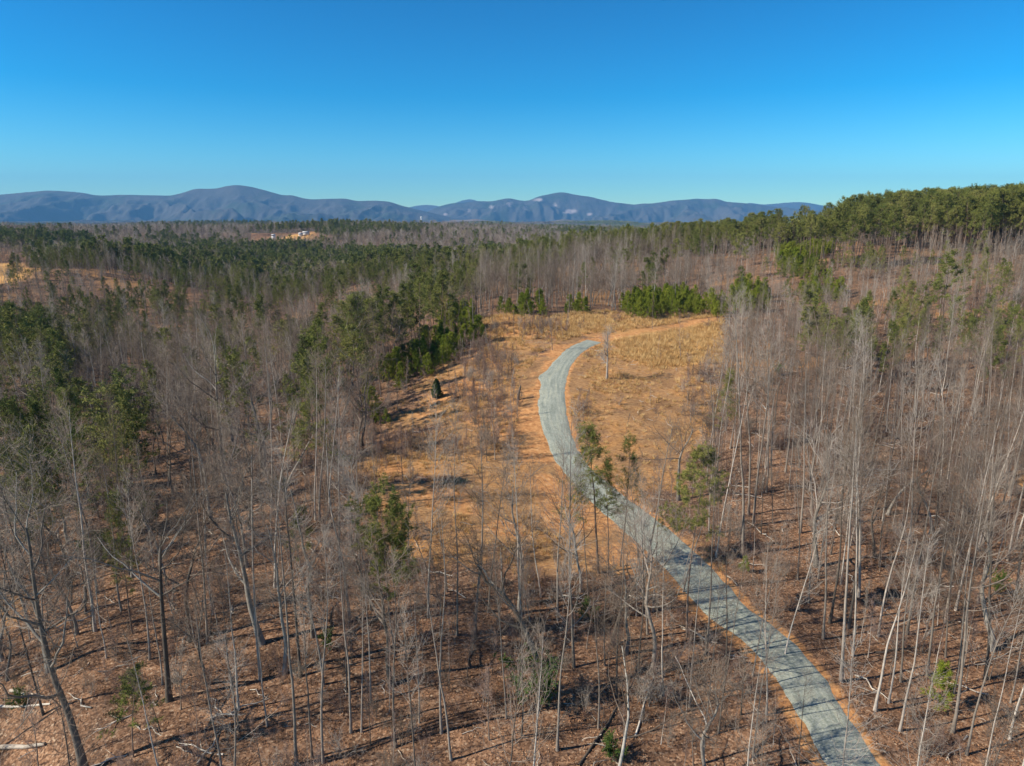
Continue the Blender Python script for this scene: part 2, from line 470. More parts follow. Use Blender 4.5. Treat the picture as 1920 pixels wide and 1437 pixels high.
M['ground'] = ground_mat(); M['far'] = far_mat(); M['gravel'] = gravel_mat(); M['mtn'] = mountain_mat()
def flatmat(name, c, rough=.8):
    m, n, l, b = mat(name); b.inputs['Base Color'].default_value = (*c, 1); b.inputs['Roughness'].default_value = rough
    nz = noise(n, l, 1.5, 4); mr = ramp(n, [(.3, tuple(x * .85 for x in c)), (.7, tuple(min(1, x * 1.1) for x in c))])
    l.new(nz.outputs[0], mr.inputs[0]); l.new(mr.outputs[0], b.inputs['Base Color'])
    return m

# ------------------------------------------------------------------ region tests in terms of the surveyed plan
def in_poly(x, y, P):
    P = np.asarray(P, float); c = np.zeros(np.shape(x), bool)
    j = len(P) - 1
    for i in range(len(P)):
        xi, yi, xj, yj = *P[i], *P[j]
        c ^= ((yi > y) != (yj > y)) & (x < (xj - xi) * (y - yi) / (yj - yi + 1e-12) + xi)
        j = i
    return c

CLEAR = [(655, 870), (735, 790), (790, 715), (860, 665), (900, 640), (905, 605), (935, 592), (1000, 597), (1130, 585), (1200, 600), (1340, 592),
         (1352, 640), (1345, 740), (1320, 830), (1290, 900), (1225, 935), (1255, 1000), (1330, 1060), (1300, 1090), (1180, 1090),
         (1060, 1085), (960, 1080), (800, 1060), (715, 1040), (680, 960)]
CLAY = [(1045, 648), (1100, 628), (1150, 628), (1345, 596), (1345, 606), (1150, 640), (1100, 646), (1040, 700), (1022, 740), (1012, 800), (1045, 880), (1130, 965), (1250, 1075), (1240, 1110),
        (1180, 1075), (1100, 1040), (1040, 1000), (1010, 940), (985, 880), (968, 830), (978, 760), (992, 700), (1005, 675)]
GOLD = [(1150, 625), (1345, 600), (1350, 680), (1230, 690), (1160, 665)]
def worldpoly(P): return np.array([at(*p)[:2] for p in P])
CLEAR_W, CLAY_W, GOLD_W = worldpoly(CLEAR), worldpoly(CLAY), worldpoly(GOLD)
FIELD_W = np.array([at(*p)[:2] for p in [(-250, 550), (-250, 482), (15, 487), (60, 494), (100, 507), (75, 528), (30, 545)]])

def soft_poly(x, y, P, wd):
    "1 inside, 0 outside, falling over wd metres"
    x, y = np.asarray(x, float), np.asarray(y, float)
    ins = in_poly(x, y, P)
    d = np.full(x.shape, 1e9)
    for i in range(len(P)):
        a, b = P[i], P[(i + 1) % len(P)]
        ab = b - a; t = np.clip(((x - a[0]) * ab[0] + (y - a[1]) * ab[1]) / (ab @ ab + 1e-9), 0, 1)
        d = np.minimum(d, np.hypot(x - a[0] - t * ab[0], y - a[1] - t * ab[1]))
    return np.clip(0.5 + np.where(ins, d, -d) / wd / 2, 0, 1)

# ------------------------------------------------------------------ terrain sheets
def tag(o, label=None, cat=None, group=None, kind=None):
    if label: o['label'] = label
    if cat: o['category'] = cat
    if group: o['group'] = group
    if kind: o['kind'] = kind
    return o

def link(name, me, parent=None):
    o = bpy.data.objects.new(name, me); COL.objects.link(o)
    if parent is not None: o.parent = parent
    return o

def sheet(name, amin, amax, na, D0, D1, nd, m, cover=None, skirt=False):
    a = np.linspace(amin, amax, na); D = np.geomspace(D0, D1, nd)
    A, Y = np.meshgrid(a, D); X = A * Y
    Zz = Z(X, Y)
    if name == 'ground':
        rd, _ = road_dist(X, Y)
        Zz = Zz - 0.07 * sstep(0.2, -0.6, rd)
    V = np.stack([X, Y, Zz], -1).reshape(-1, 3)
    i = np.arange(nd * na).reshape(nd, na)
    q = np.stack([i[:-1, :-1], i[:-1, 1:], i[1:, 1:], i[1:, :-1]], -1).reshape(-1, 4)
    me = mesh_np(name, V, q, m, smooth=True)
    if cover is not None:
        c = cover(X.ravel(), Y.ravel())
        at_ = me.color_attributes.new('cover', 'FLOAT_COLOR', 'POINT')
        at_.data.foreach_set('color', c.astype(np.float32).ravel())
    return tag(link(name, me), kind='structure')

def cover(X, Y):
    c = np.zeros((len(X), 4)); c[:, 3] = 1
    m = (Y > 40) & (Y < 320) & (np.abs(X) < 120)
    x, y = X[m], Y[m]
    rd, side = road_dist(x, y)
    clay = soft_poly(x, y, CLAY_W, 3.2)
    verge = np.where(side > 0, sstep(2.1, 0.2, rd), sstep(1.5, 0.1, rd)) * (.78 + .25 * fbm(x / 3, y / 3, 44, 3))
    clay = np.maximum(clay * (0.80 + 0.5 * fbm(x / 5, y / 5, 41, 4)), verge)
    straw = soft_poly(x, y, CLEAR_W, 5)
    # bare orange patches through the left part of the clearing
    pt = sstep(.15, .6, fbm(x / 9, y / 9, 77, 4)) * straw * (side > 0) * .62
    c[m, 0] = np.clip(np.maximum(clay, pt), 0, 1)
    c[m, 1] = np.clip(straw * np.where(side > 0, .80, .88) + straw * .45 * fbm(x / 7, y / 5, 66, 4), 0, 1)
    f = soft_poly(X, Y, FIELD_W, 5) * (Y > 330)
    f2 = soft_poly(X, Y, np.array([[a_ * d_, d_] for a_, d_ in ((-.365, 1020), (-.285, 1060), (-.285, 1150), (-.365, 1090))]), 6)
    c[:, 2] = np.maximum(f, f2)
    c[m, 2] = soft_poly(x, y, GOLD_W, 3) * np.clip(.55 + .5 * fbm(x / 5, y / 3, 90, 3), 0, 1) * (1 - np.clip(clay, 0, 1))
    # further orange and straw glimpses among the trees
    k = Y >= 60
    g = sstep(.35, .8, fbm(X / 30, Y / 30, 60, 4)) * .55
    c[:, 1] = np.maximum(c[:, 1], np.where(k, g, 0))
    return c

sheet('ground', -1.25, 1.25, 620, 26, 1300, 760, M['ground'], cover)
sheet('distant_terrain', -1.25, 1.25, 420, 1290, 19000, 290, M['far'])

# ground off to the sides and behind, so that the land goes on
def apron():
    xs = np.linspace(-420, 420, 60); ys = np.linspace(-300, 27, 28)
    X, Y = np.meshgrid(xs, ys)
    Zz = Z(X * 0 + np.clip(X, -32, 32), np.full_like(Y, 26.5)) - .15 - np.clip(np.abs(X) - 32, 0, 400) * .02
    i = np.arange(X.size).reshape(X.shape)
    q = np.stack([i[:-1, :-1], i[:-1, 1:], i[1:, 1:], i[1:, :-1]], -1).reshape(-1, 4)
    me = mesh_np('ground_behind', np.stack([X, Y, Zz], -1).reshape(-1, 3), q, M['ground'], smooth=True)
    tag(link('near_ground', me), kind='structure')
apron()

# road: a sheet of gravel with a slightly ragged edge
def road():
    na = 15
    s_ = np.concatenate([[0], np.cumsum(np.linalg.norm(np.diff(rc[:, :2], axis=0), axis=1))])
    n = 700
    si = np.linspace(0, s_[-1], n)
    cx, cy = np.interp(si, s_, rc[:, 0]), np.interp(si, s_, rc[:, 1])
    nx, ny = np.interp(si, s_, nrm[:, 0]), np.interp(si, s_, nrm[:, 1])
    hf = np.interp(si, s_, half)
    u = np.linspace(-1, 1, na)
    eL = 0.17 * fbm(si / 1.6, si * 0, 51, 4); eR = 0.17 * fbm(si / 2.2, si * 0 + 9, 52, 4)
    bump = 1.2 * np.exp(-((si - np.interp(137, rc[:, 1], s_)) / 3.2) ** 2)   # small spread of gravel on the left of the bend
    half_l = hf + eL + bump; half_r = hf + eR
    off = np.where(u[None] > 0, u[None] * half_l[:, None], u[None] * half_r[:, None])
    X = cx[:, None] + nx[:, None] * off; Y = cy[:, None] + ny[:, None] * off
    zc = Z(X, Y)
    zc = zc + 0.045 + 0.05 * (1 - u[None] ** 2)
    zc[:, 0] -= .10; zc[:, -1] -= .10
    i = np.arange(X.size).reshape(X.shape)
    q = np.stack([i[:-1, :-1], i[1:, :-1], i[1:, 1:], i[:-1, 1:]], -1).reshape(-1, 4)
    me = mesh_np('gravel_road', np.stack([X, Y, zc], -1).reshape(-1, 3), q[:, ::-1], M['gravel'], smooth=True)
    c = np.zeros((X.size, 4)); c[:, 3] = 1
    c[:, 0] = np.repeat(u[None], n, 0).ravel() * .5 + .5; c[:, 1] = np.repeat(si[:, None] / 60, na, 1).ravel()
    a = me.color_attributes.new('across', 'FLOAT_COLOR', 'POINT'); a.data.foreach_set('color', c.astype(np.float32).ravel())
    tag(link('gravel_road', me), kind='structure')
road()

# ------------------------------------------------------------------ mountains
def mountains(name, prof, D, depth, base, seed, cliffs=(), gully=.16):
    prof = np.array(prof, float)
    px = np.arange(prof[0, 0], prof[-1, 0] + .1, 2.0)
    py = np.interp(px, prof[:, 0], prof[:, 1])
    py = np.convolve(np.pad(py, 4, mode='edge'), np.ones(9) / 9, 'valid')
    X0 = []; H = []
    for a, b in zip(px, py):
        p = raypt(a, b, D); X0.append(p[0] / D); H.append(p[2])
    X0, H = np.array(X0), np.array(H)
    nt_, t = 120, np.linspace(0, 1.35, 120)
    T, A = np.meshgrid(t, X0, indexing='ij')
    Hh = np.repeat((H - base)[None], nt_, 0)
    Y = D - depth * (1 - T)
    X = A * Y
    rid = 1 - np.abs(fbm(X / 1100 + .35 * fbm(X / 2500, Y / 2500, seed + 9, 2), Y / 2600, seed, 5, .55))
    rid2 = 1 - np.abs(fbm(X / 420, Y / 900, seed + 3, 4, .55))
    shape = np.where(T <= 1, T ** 1.15, 1 - (T - 1) * 1.6)
    erode = gully * 2.0 * (1 - rid) + gully * .6 * (1 - rid2)
    wgt = np.sin(np.clip(T, 0, 1) * math.pi) ** .7
    zz = base + Hh * np.clip(shape - erode * wgt, -0.05, 1)
    # crest follows the profile exactly
    V = np.stack([X, Y, zz], -1)
    n2 = len(px); i = np.arange(nt_ * n2).reshape(nt_, n2)
    q = np.stack([i[:-1, :-1], i[:-1, 1:], i[1:, 1:], i[1:, :-1]], -1).reshape(-1, 4)
    me = mesh_np(name, V.reshape(-1, 3), q, M['mtn'], smooth=True)
    c = np.zeros((nt_, n2, 4)); c[..., 3] = 1
    P = proj(X, Y, zz)
    for (cx, cy, rx, ry, s) in cliffs:
        c[..., 0] = np.maximum(c[..., 0], s * np.clip(1.15 - np.hypot((P[0] - cx) / rx, (P[1] - cy) / ry), 0, 1))
    a = me.color_attributes.new('cover', 'FLOAT_COLOR', 'POINT'); a.data.foreach_set('color', c.astype(np.float32).ravel())
    return tag(link(name, me), kind='structure')

LEFT = [(-420, 372), (-300, 360), (-160, 372), (-60, 368), (0, 365), (40, 361), (90, 357), (130, 359), (160, 362), (175, 366), (200, 367), (225, 365), (260, 366), (320, 367),
        (345, 361), (365, 354), (405, 353), (425, 348), (445, 346), (470, 349), (500, 357), (530, 366), (548, 365), (565, 371), (585, 374),
        (610, 373), (650, 372), (668, 377), (700, 376), (730, 378), (750, 385), (775, 391), (800, 397), (830, 404), (860, 411), (900, 419), (930, 426)]
RIGHT = [(740, 420), (770, 412), (800, 398), (820, 388), (845, 381), (870, 380), (900, 377), (920, 378), (940, 374), (955, 371), (975, 376), (990, 377),
         (1010, 368), (1045, 360), (1060, 360), (1075, 364), (1110, 369), (1120, 372), (1150, 379), (1170, 381), (1190, 384), (1205, 381), (1220, 382),
         (1260, 376), (1290, 374), (1305, 372), (1325, 373), (1345, 372), (1360, 378), (1400, 381), (1440, 386), (1500, 392), (1600, 398), (1750, 400), (1950, 396), (2200, 402)]
BACK = [(740, 395), (775, 387), (795, 384), (812, 385), (835, 389), (862, 377), (882, 373), (905, 380), (950, 388), (1100, 392), (1300, 390), (1390, 384), (1405, 380), (1430, 384),
        (1455, 382), (1475, 380), (1500, 379), (1520, 381), (1545, 386), (1600, 390), (1800, 392), (2100, 395)]
mountains('left_mountain_range', LEFT, 10500, 3600, -55, 201, [(640, 388, 8, 5, .6), (665, 389, 12, 5, .6)], .28)
mountains('right_mountain_range', RIGHT, 12500, 3600, -60, 307,
          [(1070, 397, 26, 9, .95), (1105, 402, 14, 7, .8), (1010, 375, 30, 8, .75), (1040, 385, 18, 12, .65), (955, 383, 16, 12, .7), (920, 388, 16, 10, .7),
           (835, 402, 10, 6, .85), (880, 395, 10, 12, .65), (985, 390, 16, 14, .6), (1117, 373, 5, 3, .8)], .36)
mountains('far_mountain_range', BACK, 17500, 2500, -40, 401)
HILLS = [(700, 425), (780, 421), (830, 418), (850, 412), (875, 413), (890, 410), (910, 413), (950, 418), (1000, 419), (1035, 415), (1055, 411), (1080, 413), (1130, 418), (1200, 423)]
hl = mountains('wooded_foothills', HILLS, 6800, 900, -35, 502, gully=.05)
hl.data.materials.clear(); hl.data.materials.append(M['far'])

# ------------------------------------------------------------------ tree builders: each returns a list of (part name, mesh)
def poplar(h, seed, top=.5, spread=1.0, tw=4, mats=('bark', 'twig'), pts=None, r0=None, S=13):
    r = np.random.default_rng(seed)
    P = trunkline(h, wob=.007, S=S, pts=pts, r=r)[None]
    r0 = r0 or h * .0056
    Rr = (r0 * np.linspace(1, .12, P.shape[1]) * (1 + .5 * np.exp(-np.linspace(0, 1, P.shape[1]) * 30)))[None]
    g = Geo(); g.tubes(P, Rr, 7); tm = g.mesh('trunk', M[mats[0]], True)
    c = Geo()
    nb = int(20 * spread + 5)
    B, Rb = kids(P, Rr, nb, top, .99, (52, 28), h * .15 * spread, 5, up=.16, wob=.10, rratio=.42, rend=.25, lfall=lambda t: 1.15 - .8 * t, r=r)
    Rb = np.clip(Rb, .012, .08)
    c.tubes(B, Rb, 3)
    B2, R2 = kids(B, Rb, 6, .15, 1, (42, 30), h * .055, 3, up=.16, wob=.15, rratio=.6, rend=.4, r=r)
    R2 = np.clip(R2, .008, .03); c.tubes(B2, R2, 3)
    B3, R3 = kids(B2, R2, tw, .1, 1, (40, 30), h * .028, 2, up=.1, wob=.2, rratio=.8, rend=.5, r=r)
    c.cones(B3[:, 0], B3[:, 2], .0075)
    # leaders near the tip
    B4, R4 = kids(P, Rr, 14, top * .8, 1, (60, 30), h * .035, 2, up=.2, wob=.2, rratio=.3, r=r)
    c.cones(B4[:, 0], B4[:, 2], .012)
    # a few dead stubs low on the trunk
    B5, R5 = kids(P, Rr, 5, .12, top, (75, 60), h * .045, 2, up=.0, wob=.3, rratio=.2, r=r)
    c.cones(B5[:, 0], B5[:, 2], .014)
    return [('trunk', tm), ('crown', c.mesh('crown', M[mats[1]]))]

def oak(h, seed, pts=None, mats=('oakbark', 'twig'), fork=.38, nl=7, r0=None, tw=4, spread=1.0, limbs_as_parts=False):
    r = np.random.default_rng(seed)
    P = trunkline(h * .82, lean=.06, wob=.03, S=10, pts=pts, r=r)[None]
    r0 = r0 or h * .0135
    n = P.shape[1]
    Rr = (r0 * np.linspace(1, .22, n) * (1 + .45 * np.exp(-np.linspace(0, 1, n) * 25)))[None]
    g = Geo(); g.tubes(P, Rr, 8); parts = [('trunk', g.mesh('trunk', M[mats[0]], True))]
    L, RL = kids(P, Rr, nl, fork, .97, (62, 35), h * .40 * spread, 7, up=.13, wob=.16, rratio=.62, rend=.22, lfall=lambda t: 1.15 - .5 * t, r=r)
    if limbs_as_parts:
        for i in range(len(L)):
            q = Geo(); q.tubes(L[i:i + 1], RL[i:i + 1], 6); parts.append(('limb', q.mesh('limb', M[mats[0]], True)))
    c = Geo()
    if not limbs_as_parts: c.tubes(L, RL, 5)
    A = [(L, RL)]
    B, RB = kids(L, RL, 7, .2, 1, (55, 35), h * .15 * spread, 5, up=.10, wob=.24, rratio=.5, rend=.3, r=r); RB = np.clip(RB, .015, .07)
    c.tubes(B, RB, 4)
    C3, RC = kids(B, RB, 6, .12, 1, (50, 35), h * .07, 3, up=.08, wob=.25, rratio=.55, rend=.4, r=r); RC = np.clip(RC, .009, .03)
    c.tubes(C3, RC, 3)
    D3, RD = kids(C3, RC, tw, .1, 1, (48, 32), h * .035, 2, up=.08, wob=.25, rratio=.8, r=r)
    c.cones(D3[:, 0], D3[:, 1], .011); c.cones(D3[:, 1], D3[:, 2], .009)
    E, RE = kids(P, Rr, 12, fork, 1, (60, 30), h * .12, 4, up=.1, wob=.25, rratio=.25, r=r); c.tubes(E, np.clip(RE, .01, .03), 3)
    E2, _ = kids(E, RE, 8, .1, 1, (50, 30), h * .05, 2, up=.05, wob=.2, r=r); c.cones(E2[:, 0], E2[:, 2], .010)
    parts.append(('crown', c.mesh('crown', M[mats[1]])))
    return parts

def tufts(g, P, n, L, W, up=.35, r=rng):
    D = r.normal(size=(len(P), n, 3)); D[..., 2] = D[..., 2] * .8 + up; D = unit(D)
    Q = np.repeat(P[:, None], n, 1) + D * L * .15
    g.blades(Q.reshape(-1, 3), D.reshape(-1, 3), L * (.7 + .6 * r.random(len(P) * n)), W)

def pine(h, seed, crown=.5, spread=1.0, nb=36, tn=9, rounded=False, nm='needle', tl=.42, tw=.045, r0=None):
    r = np.random.default_rng(seed)
    P = trunkline(h, lean=.015, wob=.008, S=10, r=r)[None]
    r0 = r0 or h * .0075
    Rr = (r0 * np.linspace(1, .10, 11))[None]
    g = Geo(); g.tubes(P, Rr, 7); tm = g.mesh('trunk', M['pinebark'], True)
    c = Geo()
    fall = (lambda t: np.sqrt(np.clip(1.02 - (t * .99 - .28) ** 2 * 1.75, .06, 1))) if rounded else (lambda t: 1.05 - .82 * t ** 1.3)
    B, RB = kids(P, Rr, nb, 1 - crown, .99, (82, 42), h * .17 * spread, 5, up=.07, wob=.12, rratio=.33, rend=.3, lfall=fall, r=r)
    RB = np.clip(RB, .012, .06)
    c.tubes(B, RB, 3)
    B2, R2 = kids(B, RB, 6, .45, 1.0, (60, 35), h * .04, 2, up=.14, wob=.2, rratio=.6, r=r)
    c.cones(B2[:, 0], B2[:, 2], .015)
    stem = c.mesh('branches', M['pinebark'])
    f = Geo()
    tip = np.concatenate([B2[:, 1], B2[:, 2], B[:, -1]])
    tufts(f, tip, tn, tl, tw, r=r)
    return [('trunk', tm), ('branches', stem), ('crown', f.mesh('crown', M[nm]))]

def young_pine(h, seed, nm='young'):
    r = np.random.default_rng(seed)
    P = trunkline(h, lean=.02, wob=.01, S=8, r=r)[None]
    Rr = (h * .013 * np.linspace(1, .12, 9))[None]
    g = Geo(); g.tubes(P, Rr, 5); tm = g.mesh('trunk', M['pinebark'], True)
    f = Geo()
    B, RB = kids(P, Rr, 36, .06, .98, (75, 35), h * .33, 4, up=.16, wob=.12, rratio=.3, lfall=lambda t: 1.1 - .85 * t ** 1.2, r=r)
    B2, _ = kids(B, RB, 5, .25, 1, (45, 30), h * .08, 2, up=.2, wob=.2, r=r)
    tip = np.concatenate([B2[:, 1], B2[:, 2], B[:, -1], B[:, -2]])
    tufts(f, tip, 11, .30, .028, up=.5, r=r)
    return [('trunk', tm), ('crown', f.mesh('crown', M[nm]))]

def cedar(h, seed, nm='cedar', wd=.27, n=900):
    r = np.random.default_rng(seed)
    g = Geo(); P = trunkline(h * .95, lean=.01, S=6, r=r)[None]; g.tubes(P, (h * .016 * np.linspace(1, .1, 7))[None], 5); tm = g.mesh('trunk', M['pinebark'], True)
    t = r.random(n) ** .75; th = r.random(n) * 6.283
    prof_ = np.clip(1.15 * (1 - t) ** .7, 0, 1) * np.clip(t * 7 + .35, 0, 1)
    rad = h * wd * prof_ * (.45 + .6 * r.random(n) ** .6) * (1 + .22 * np.sin(3 * th + 9 * t) + .12 * np.sin(7 * th - 21 * t))
    pos = np.stack([rad * np.cos(th), rad * np.sin(th), h * (.03 + .95 * t)], -1)
    f = Geo(); tufts(f, pos, 11, .26, .05, up=.6, r=r)
    return [('trunk', tm), ('crown', f.mesh('crown', M[nm]))]

def leafy(h, seed):
    r = np.random.default_rng(seed)
    st, cr = shrub(h, seed + 1, 'redtwig', split=True)
    P, _ = cr
    f = Geo(); tip = P.reshape(-1, 3); tip = tip[tip[:, 2] > .15 * h]; tip = tip[r.random(len(tip)) < .55]
    tufts(f, tip, 5, .16, .04, up=.3, r=r)
    return [('stems', st), ('foliage', f.mesh('foliage', M['holly']))]

def shrub(h, seed, tw='redtwig', n=7, split=False, spread=.35):
    r = np.random.default_rng(seed)
    base = r.normal(0, .05 * h, (n, 3)); base[:, 2] = 0
    d = unit(np.concatenate([r.normal(0, spread, (n, 2)), np.ones((n, 1))], 1))
    pts = [base]
    for s_ in range(5):
        pts.append(pts[-1] + d * h / 5.5 * (.8 + .3 * r.random((n, 1)))); d = unit(d + .12 * r.normal(size=d.shape))
    P = np.stack(pts, 1); Rr = np.repeat((h * .008 * np.linspace(1, .25, 6))[None], n, 0)
    g = Geo(); g.tubes(P, Rr, 4); st = g.mesh('stems', M['bark'], True)
    B, RB = kids(P, Rr, 9, .2, 1, (50, 30), h * .26, 3, up=.12, wob=.2, rratio=.5, r=r); RB = np.clip(RB, .005, .02)
    c = Geo(); c.tubes(B, RB, 3)
    B2, R2 = kids(B, RB, 6, .1, 1, (45, 30), h * .11, 2, up=.1, wob=.25, r=r)
    c.cones(B2[:, 0], B2[:, 2], .0075)
    B3, _ = kids(B2, R2, 3, .1, 1, (45, 30), h * .06, 2, up=.1, wob=.25, r=r)
    c.cones(B3[:, 0], B3[:, 2], .006)
    if split: return st, (B2, R2)
    return [('stems', st), ('twigs', c.mesh('twigs', M[tw]))]

def far_bare(h, seed, m2='twig'):
    "light bare tree for the middle distance"
    r = np.random.default_rng(seed)
    P = trunkline(h * .9, S=4, r=r)[None]; Rr = (h * .009 * np.linspace(1, .2, 5))[None]
    g = Geo(); g.tubes(P, Rr, 3)
    L, RL = kids(P, Rr, 9, .35, .98, (50, 30), h * .28, 3, up=.12, wob=.15, rratio=.5, rend=.4, lfall=lambda t: 1.1 - .5 * t, r=r)
    g.tubes(L, np.clip(RL, .03, .1), 3)
    B, RB = kids(L, RL, 7, .1, 1, (50, 35), h * .12, 2, up=.1, wob=.2, r=r)
    g.cones(B[:, 0], B[:, 2], .04)
    C_, _ = kids(B, RB, 4, .1, 1, (50, 35), h * .06, 2, up=.1, wob=.2, r=r)
    g.cones(C_[:, 0], C_[:, 2], .032)
    return g.mesh('bare_tree_distant', M[m2])

def far_pine(h, seed):
    r = np.random.default_rng(seed)
    g = Geo(); P = trunkline(h, S=3, r=r)[None]; Rr = (h * .009 * np.linspace(1, .2, 4))[None]; g.tubes(P, Rr, 3)
    nv = g.n
    B, RB = kids(P, Rr, 18, .42, .99, (80, 40), h * .17, 2, up=.08, wob=.1, lfall=lambda t: np.sqrt(np.clip(1.02 - (t * .99 - .28) ** 2 * 1.75, .06, 1)), r=r)
    B2, _ = kids(B, RB, 3, .3, 1, (50, 30), h * .05, 2, r=r)
    tufts(g, np.concatenate([B[:, 1], B[:, 2], B2[:, 2]]), 9, 1.0, .20, r=r)
    V = np.concatenate(g.V)
    F4 = np.concatenate([f for f in g.F if f.shape[1] == 4]); F3 = np.concatenate([f for f in g.F if f.shape[1] == 3])
    mi = np.concatenate([np.ones(len(F4)), np.zeros(len(F3))])
    return mesh_np('pine_tree_distant', V, [F4, F3], [M['needle'], M['pinebark']], mi)

def join(parts, name):
    "one mesh out of several part meshes"
    V, F3, F4, m3, m4, mats = [], [], [], [], [], []
    off = 0
    for _, me in parts:
        n = len(me.vertices); v = np.empty(n * 3, np.float32); me.vertices.foreach_get('co', v); V.append(v.reshape(-1, 3))
        tot = np.empty(len(me.polygons), np.int32); me.polygons.foreach_get('loop_total', tot)
        st = np.empty(len(me.polygons), np.int32); me.polygons.foreach_get('loop_start', st)
        li = np.empty(len(me.loops), np.int32); me.loops.foreach_get('vertex_index', li)
        if me.materials[0] not in mats: mats.append(me.materials[0])
        k = mats.index(me.materials[0])
        a = st[tot == 3]; b = st[tot == 4]
        if len(a): F3.append(li[a[:, None] + np.arange(3)] + off); m3.append(np.full(len(a), k))
        if len(b): F4.append(li[b[:, None] + np.arange(4)] + off); m4.append(np.full(len(b), k))
        off += n
    F, mi = [], []
    if F3: F.append(np.concatenate(F3)); mi += m3
    if F4: F.append(np.concatenate(F4)); mi += m4
    return mesh_np(name, np.concatenate(V), F, mats, np.concatenate(mi))

PROTO = {
    'slender': [(poplar(h, 100 + i, top=t, spread=s), h) for i, (h, t, s) in enumerate(
        [(24, .52, .9), (22, .45, 1.1), (25, .6, .8), (20, .4, 1.2), (23, .5, 1.0), (21, .55, .75), (18, .35, 1.2), (24, .48, 1.15)])],
    'spreading': [(oak(h, 200 + i, fork=f, nl=n), h) for i, (h, f, n) in enumerate(
        [(18, .36, 7), (16, .30, 8), (19, .42, 7), (17, .33, 9), (15, .28, 7), (18, .45, 8)])],
    'pine': [(pine(h, 300 + i, crown=c, spread=s, rounded=q), h) for i, (h, c, s, q) in enumerate(
        [(20, .5, 1.05, True), (21, .45, 1.0, True), (18, .6, 1.15, False), (16, .65, 1.2, False), (19, .55, 1.15, True), (15, .7, 1.15, False)])] + [(pine(16, 320, crown=.62, spread=.9, nb=60, tn=15, tl=.30, tw=.018), 16), (pine(17, 321, crown=.5, spread=.85, nb=36, tn=13, tl=.30, tw=.018), 17),
        (pine(15, 322, crown=.38, spread=1.4, nb=52, tn=26, tl=.30, tw=.02, rounded=True), 15), (pine(19, 323, crown=.45, spread=1.15, nb=50, tn=34, tl=.30, tw=.02), 19),
        (pine(22, 324, crown=.42, spread=.92, nb=46, tn=12, rounded=True), 22), (pine(21, 325, crown=.36, spread=.85, nb=40, tn=13, rounded=True), 21), (pine(23, 326, crown=.48, spread=.95, nb=50, tn=12, rounded=True), 23)],
    'young': [(young_pine(h, 400 + i), h) for i, h in enumerate([5, 6, 4.5, 7])],
    'shrub': [(shrub(h, 500 + i, tw), h) for i, (h, tw) in enumerate([(3, 'redtwig'), (2.4, 'redtwig'), (3.6, 'twig'), (2.0, 'twig')])],
    'sapling': [(poplar(h, 600 + i, top=.18, spread=.8, mats=m_, r0=.045, S=8), h) for i, (h, m_) in enumerate(
        [(8, ('bark', 'redtwig')), (7, ('bark', 'twig')), (9, ('bark', 'redtwig')), (6, ('bark', 'redtwig'))])],
    'leafy': [(leafy(3.2, 700), 3.2), (leafy(2.6, 710), 2.6)],
}
HID = {}
def source_collection(name, meshes):
    c = bpy.data.collections.new(name)
    for i, me in enumerate(meshes):
        o = bpy.data.objects.new('%s_%02d' % (name, i), me); c.objects.link(o)
    return c

def scatter(name, meshes, pos, idx, rot, scl, mats=None):
    """one object that repeats a few source plants over many points"""
    src = source_collection(name + '_source', meshes)
    n = len(pos)
    me = bpy.data.meshes.new(name); me.vertices.add(n); me.vertices.foreach_set('co', np.asarray(pos, np.float32).ravel())
    a = me.attributes.new('pick', 'INT', 'POINT'); a.data.foreach_set('value', np.asarray(idx, np.int32))
    a = me.attributes.new('turn', 'FLOAT_VECTOR', 'POINT'); a.data.foreach_set('vector', np.asarray(rot, np.float32).ravel())
    a = me.attributes.new('size', 'FLOAT_VECTOR', 'POINT'); a.data.foreach_set('vector', np.asarray(scl, np.float32).ravel())
    o = link(name, me)
    g = bpy.data.node_groups.new(name, 'GeometryNodeTree')
    g.interface.new_socket('Geometry', in_out='INPUT', socket_type='NodeSocketGeometry')
    g.interface.new_socket('Geometry', in_out='OUTPUT', socket_type='NodeSocketGeometry')
    N, L = g.nodes, g.links
    gi, go = N.new('NodeGroupInput'), N.new('NodeGroupOutput')
    ci = N.new('GeometryNodeCollectionInfo'); ci.inputs['Collection'].default_value = src
    ci.inputs['Separate Children'].default_value = True; ci.inputs['Reset Children'].default_value = True
    ip = N.new('GeometryNodeInstanceOnPoints'); ip.inputs['Pick Instance'].default_value = True
    mp = N.new('GeometryNodeMeshToPoints')
    def na(nm, dt):
        x = N.new('GeometryNodeInputNamedAttribute'); x.data_type = dt; x.inputs['Name'].default_value = nm
        return [s_ for s_ in x.outputs if s_.enabled and s_.name == 'Attribute'][0]
    L.new(gi.outputs[0], mp.inputs['Mesh'])
    L.new(mp.outputs[0], ip.inputs['Points']); L.new(ci.outputs[0], ip.inputs['Instance'])
    L.new(na('pick', 'INT'), ip.inputs['Instance Index'])
    er = N.new('FunctionNodeEulerToRotation'); L.new(na('turn', 'FLOAT_VECTOR'), er.inputs[0])
    L.new(er.outputs[0], ip.inputs['Rotation'])
    L.new(na('size', 'FLOAT_VECTOR'), ip.inputs['Scale'])
    L.new(ip.outputs[0], go.inputs[0])
    md = o.modifiers.new('scatter', 'NODES'); md.node_group = g
    tag(o, kind='stuff')
    return o

